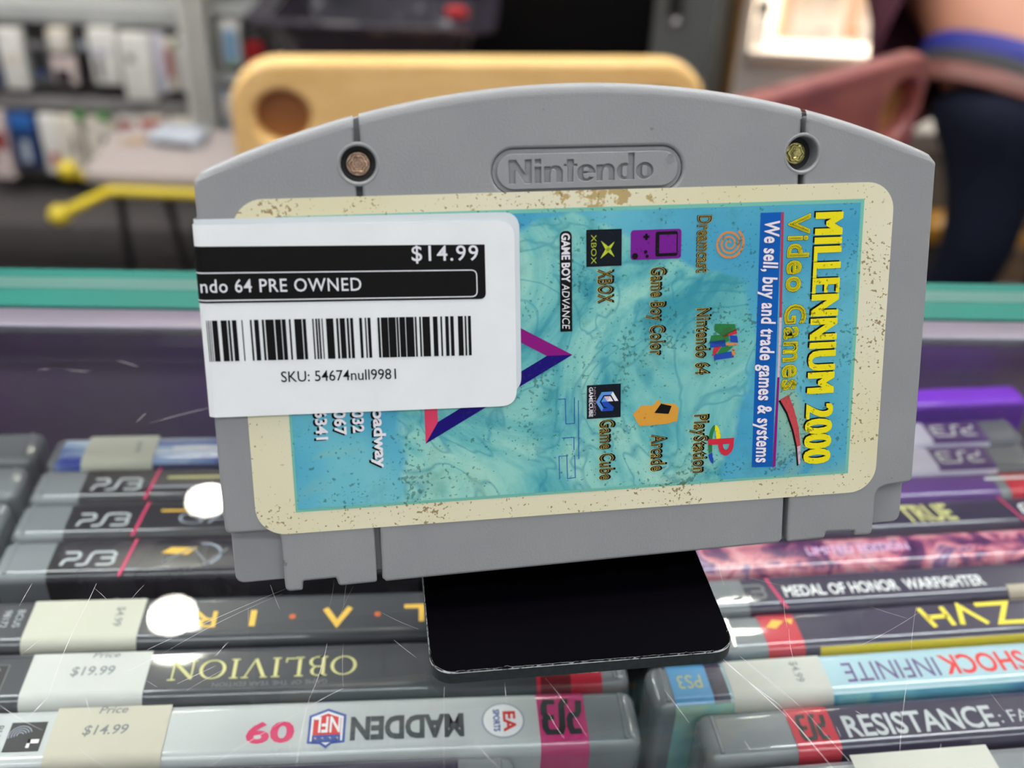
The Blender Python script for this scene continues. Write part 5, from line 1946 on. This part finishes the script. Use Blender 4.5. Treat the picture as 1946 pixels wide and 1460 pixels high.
E_ = [(0, 1), (1, 2), (2, 3), (3, 4), (4, 5), (5, 6), (6, 7), (0, 8), (8, 9), (9, 10), (10, 11), (11, 12), (12, 13), (0, 14), (14, 15), (15, 16), (16, 17), (17, 18), (18, 19),
      (3, 20), (20, 21), (21, 22), (22, 23), (3, 24), (24, 25), (25, 26), (26, 27)]
for s, base in ((-1, 23), (1, 27)):
    bx = Vector(J[base][0])
    for k, (dx, ln) in enumerate(((-.024, .060), (-.008, .072), (.008, .070), (.022, .056))):
        i0 = len(J)
        J.append((tuple(bx + Vector((dx, .012, -.03))), .009))
        J.append((tuple(bx + Vector((dx * 1.15, .022, -.03 - ln * .5))), .0085))
        J.append((tuple(bx + Vector((dx * 1.2, .012, -.03 - ln))), .007))
        E_ += [(base, i0), (i0, i0 + 1), (i0 + 1, i0 + 2)]
    i0 = len(J)
    J.append((tuple(bx + Vector((-s * .034, -.008, -.012))), .0105))
    J.append((tuple(bx + Vector((-s * .045, -.016, -.045))), .0085))
    E_ += [(base, i0), (i0, i0 + 1)]
body = skin_mesh('body', J, E_, M_SKIN, person)
JJ = [((0, 0, .61), (.190, .150)), ((-.004, .025, .675), (.186, .148)),
      ((-.025, -.0, .53), .088), ((-.022, -.035, .40), .064), ((-.030, .03, .22), .056), ((-.025, .08, .045), .054),
      ((.115, -.0, .55), .106), ((.155, -.045, .40), .070), ((.16, .03, .22), .062), ((.15, .09, .045), .058)]
skin_mesh('jeans', JJ, [(0, 1), (0, 2), (2, 3), (3, 4), (4, 5), (0, 6), (6, 7), (7, 8), (8, 9)], M_JEANS, person)


def band(name, mm, centre, axis, t0, t1, rx, ry, tilt=0.0, bulge=.004):
    """closed strap around the torso between t0 and t1 along the axis"""
    ax = Vector(axis).normalized()
    xx = Vector((1, 0, 0))
    xx = (xx - ax * xx.dot(ax)).normalized()
    xx = Quaternion(ax, tilt) @ xx
    yy = ax.cross(xx)
    rings = []
    for tt, gr in ((t0, -.012), (t0 + .001, 0), ((t0 + t1) / 2, bulge), (t1 - .001, 0), (t1, -.012)):
        rings.append([Vector(centre) + ax * tt + xx * (rx + gr) * cos(q) + yy * (ry + gr) * sin(q) for q in [2 * pi * k / 48 for k in range(48)]])
    a = MB()
    a.loft(rings, cap=False)
    return a.build(name, mm, person, angle=60)


AX = (.36, .45, .85)
WC = (-.004, .02, .572)
band('belt', M_BELT, WC, AX, -.002, .028, .192, .150)
band('dark_waistband', M_GREY, WC, AX, .026, .052, .186, .146)
band('blue_underwear_band', M_BLUE, WC, AX, .050, .082, .183, .144, bulge=.005)
# shirt: hem hangs open, higher over the back, drooping on the far side
rings = []
for s, cx, cy, cz, rx, ry, droop in ((0, -.07, .17, .80, .225, .165, .15), (.25, -.085, .22, .825, .215, .155, .06), (.5, -.11, .28, .845, .20, .14, .02), (.75, -.15, .35, .86, .185, .125, 0), (1, -.18, .41, .87, .12, .09, 0), (1.1, -.19, .435, .875, .07, .06, 0)):
    ax = Vector((-.32, .85, .28)).normalized()
    xx = (Vector((1, 0, 0)) - ax * ax.x).normalized()
    yy = ax.cross(xx)      # roughly up
    if yy.z < 0:
        yy = -yy
    ring_ = []
    for k in range(40):
        q = 2 * pi * k / 40
        p = Vector((cx + .055, cy, cz - .015)) + xx * rx * cos(q) + yy * ry * sin(q)
        left = max(0, -cos(q - .6))
        p += Vector((-.03, -.07, -1)) * droop * left + Vector((0, 0, .006 * sin(6 * q) * (1 - s)))
        ring_.append(p)
    rings.append(ring_)
a = MB()
a.loft(rings, cap=False)
inn_ = [[p * 1.0 + (Vector((-.12, .3, .83)) - p) * .02 for p in r] for r in rings]
a.loft([rings[0]] + inn_, cap=False)
for s, sh, el in ((-1, (-.19, .36, .85), (-.11, .44, .72)), (1, (-.02, .40, .875), (.04, .46, .73))):
    a.tube([(-.15 + s * .06, .36, .86), sh, el], [.085, .075, .062], 18)
a.build('shirt', M_SHIRT, person, angle=70)
a = MB()
bm = bmesh.new()
bmesh.ops.create_uvsphere(bm, u_segments=24, v_segments=16, radius=.1)
for v in bm.verts:
    v.co = Vector((v.co.x * .92, v.co.y * 1.08, v.co.z * .9 + .012 * sin(9 * v.co.x / .1)))
a.add_bm(bm, 0, Matrix.Translation((-.222, .565, .872)))
a.build('hair', M_HAIR, person, angle=60)
for s in (-.04, .15):
    a = MB()
    rr = []
    for yy_, w, h in ((.12, .030, .05), (.08, .040, .075), (.0, .044, .07), (-.07, .046, .05), (-.115, .034, .03)):
        rr.append([(s + w * cos(q), yy_, max(.001, .001 + h * max(0, sin(q)) if sin(q) > 0 else .001)) for q in [2 * pi * k / 20 for k in range(20)]])
    a.loft(rr)
    a.build('shoe', M_SHOE, person, angle=60)
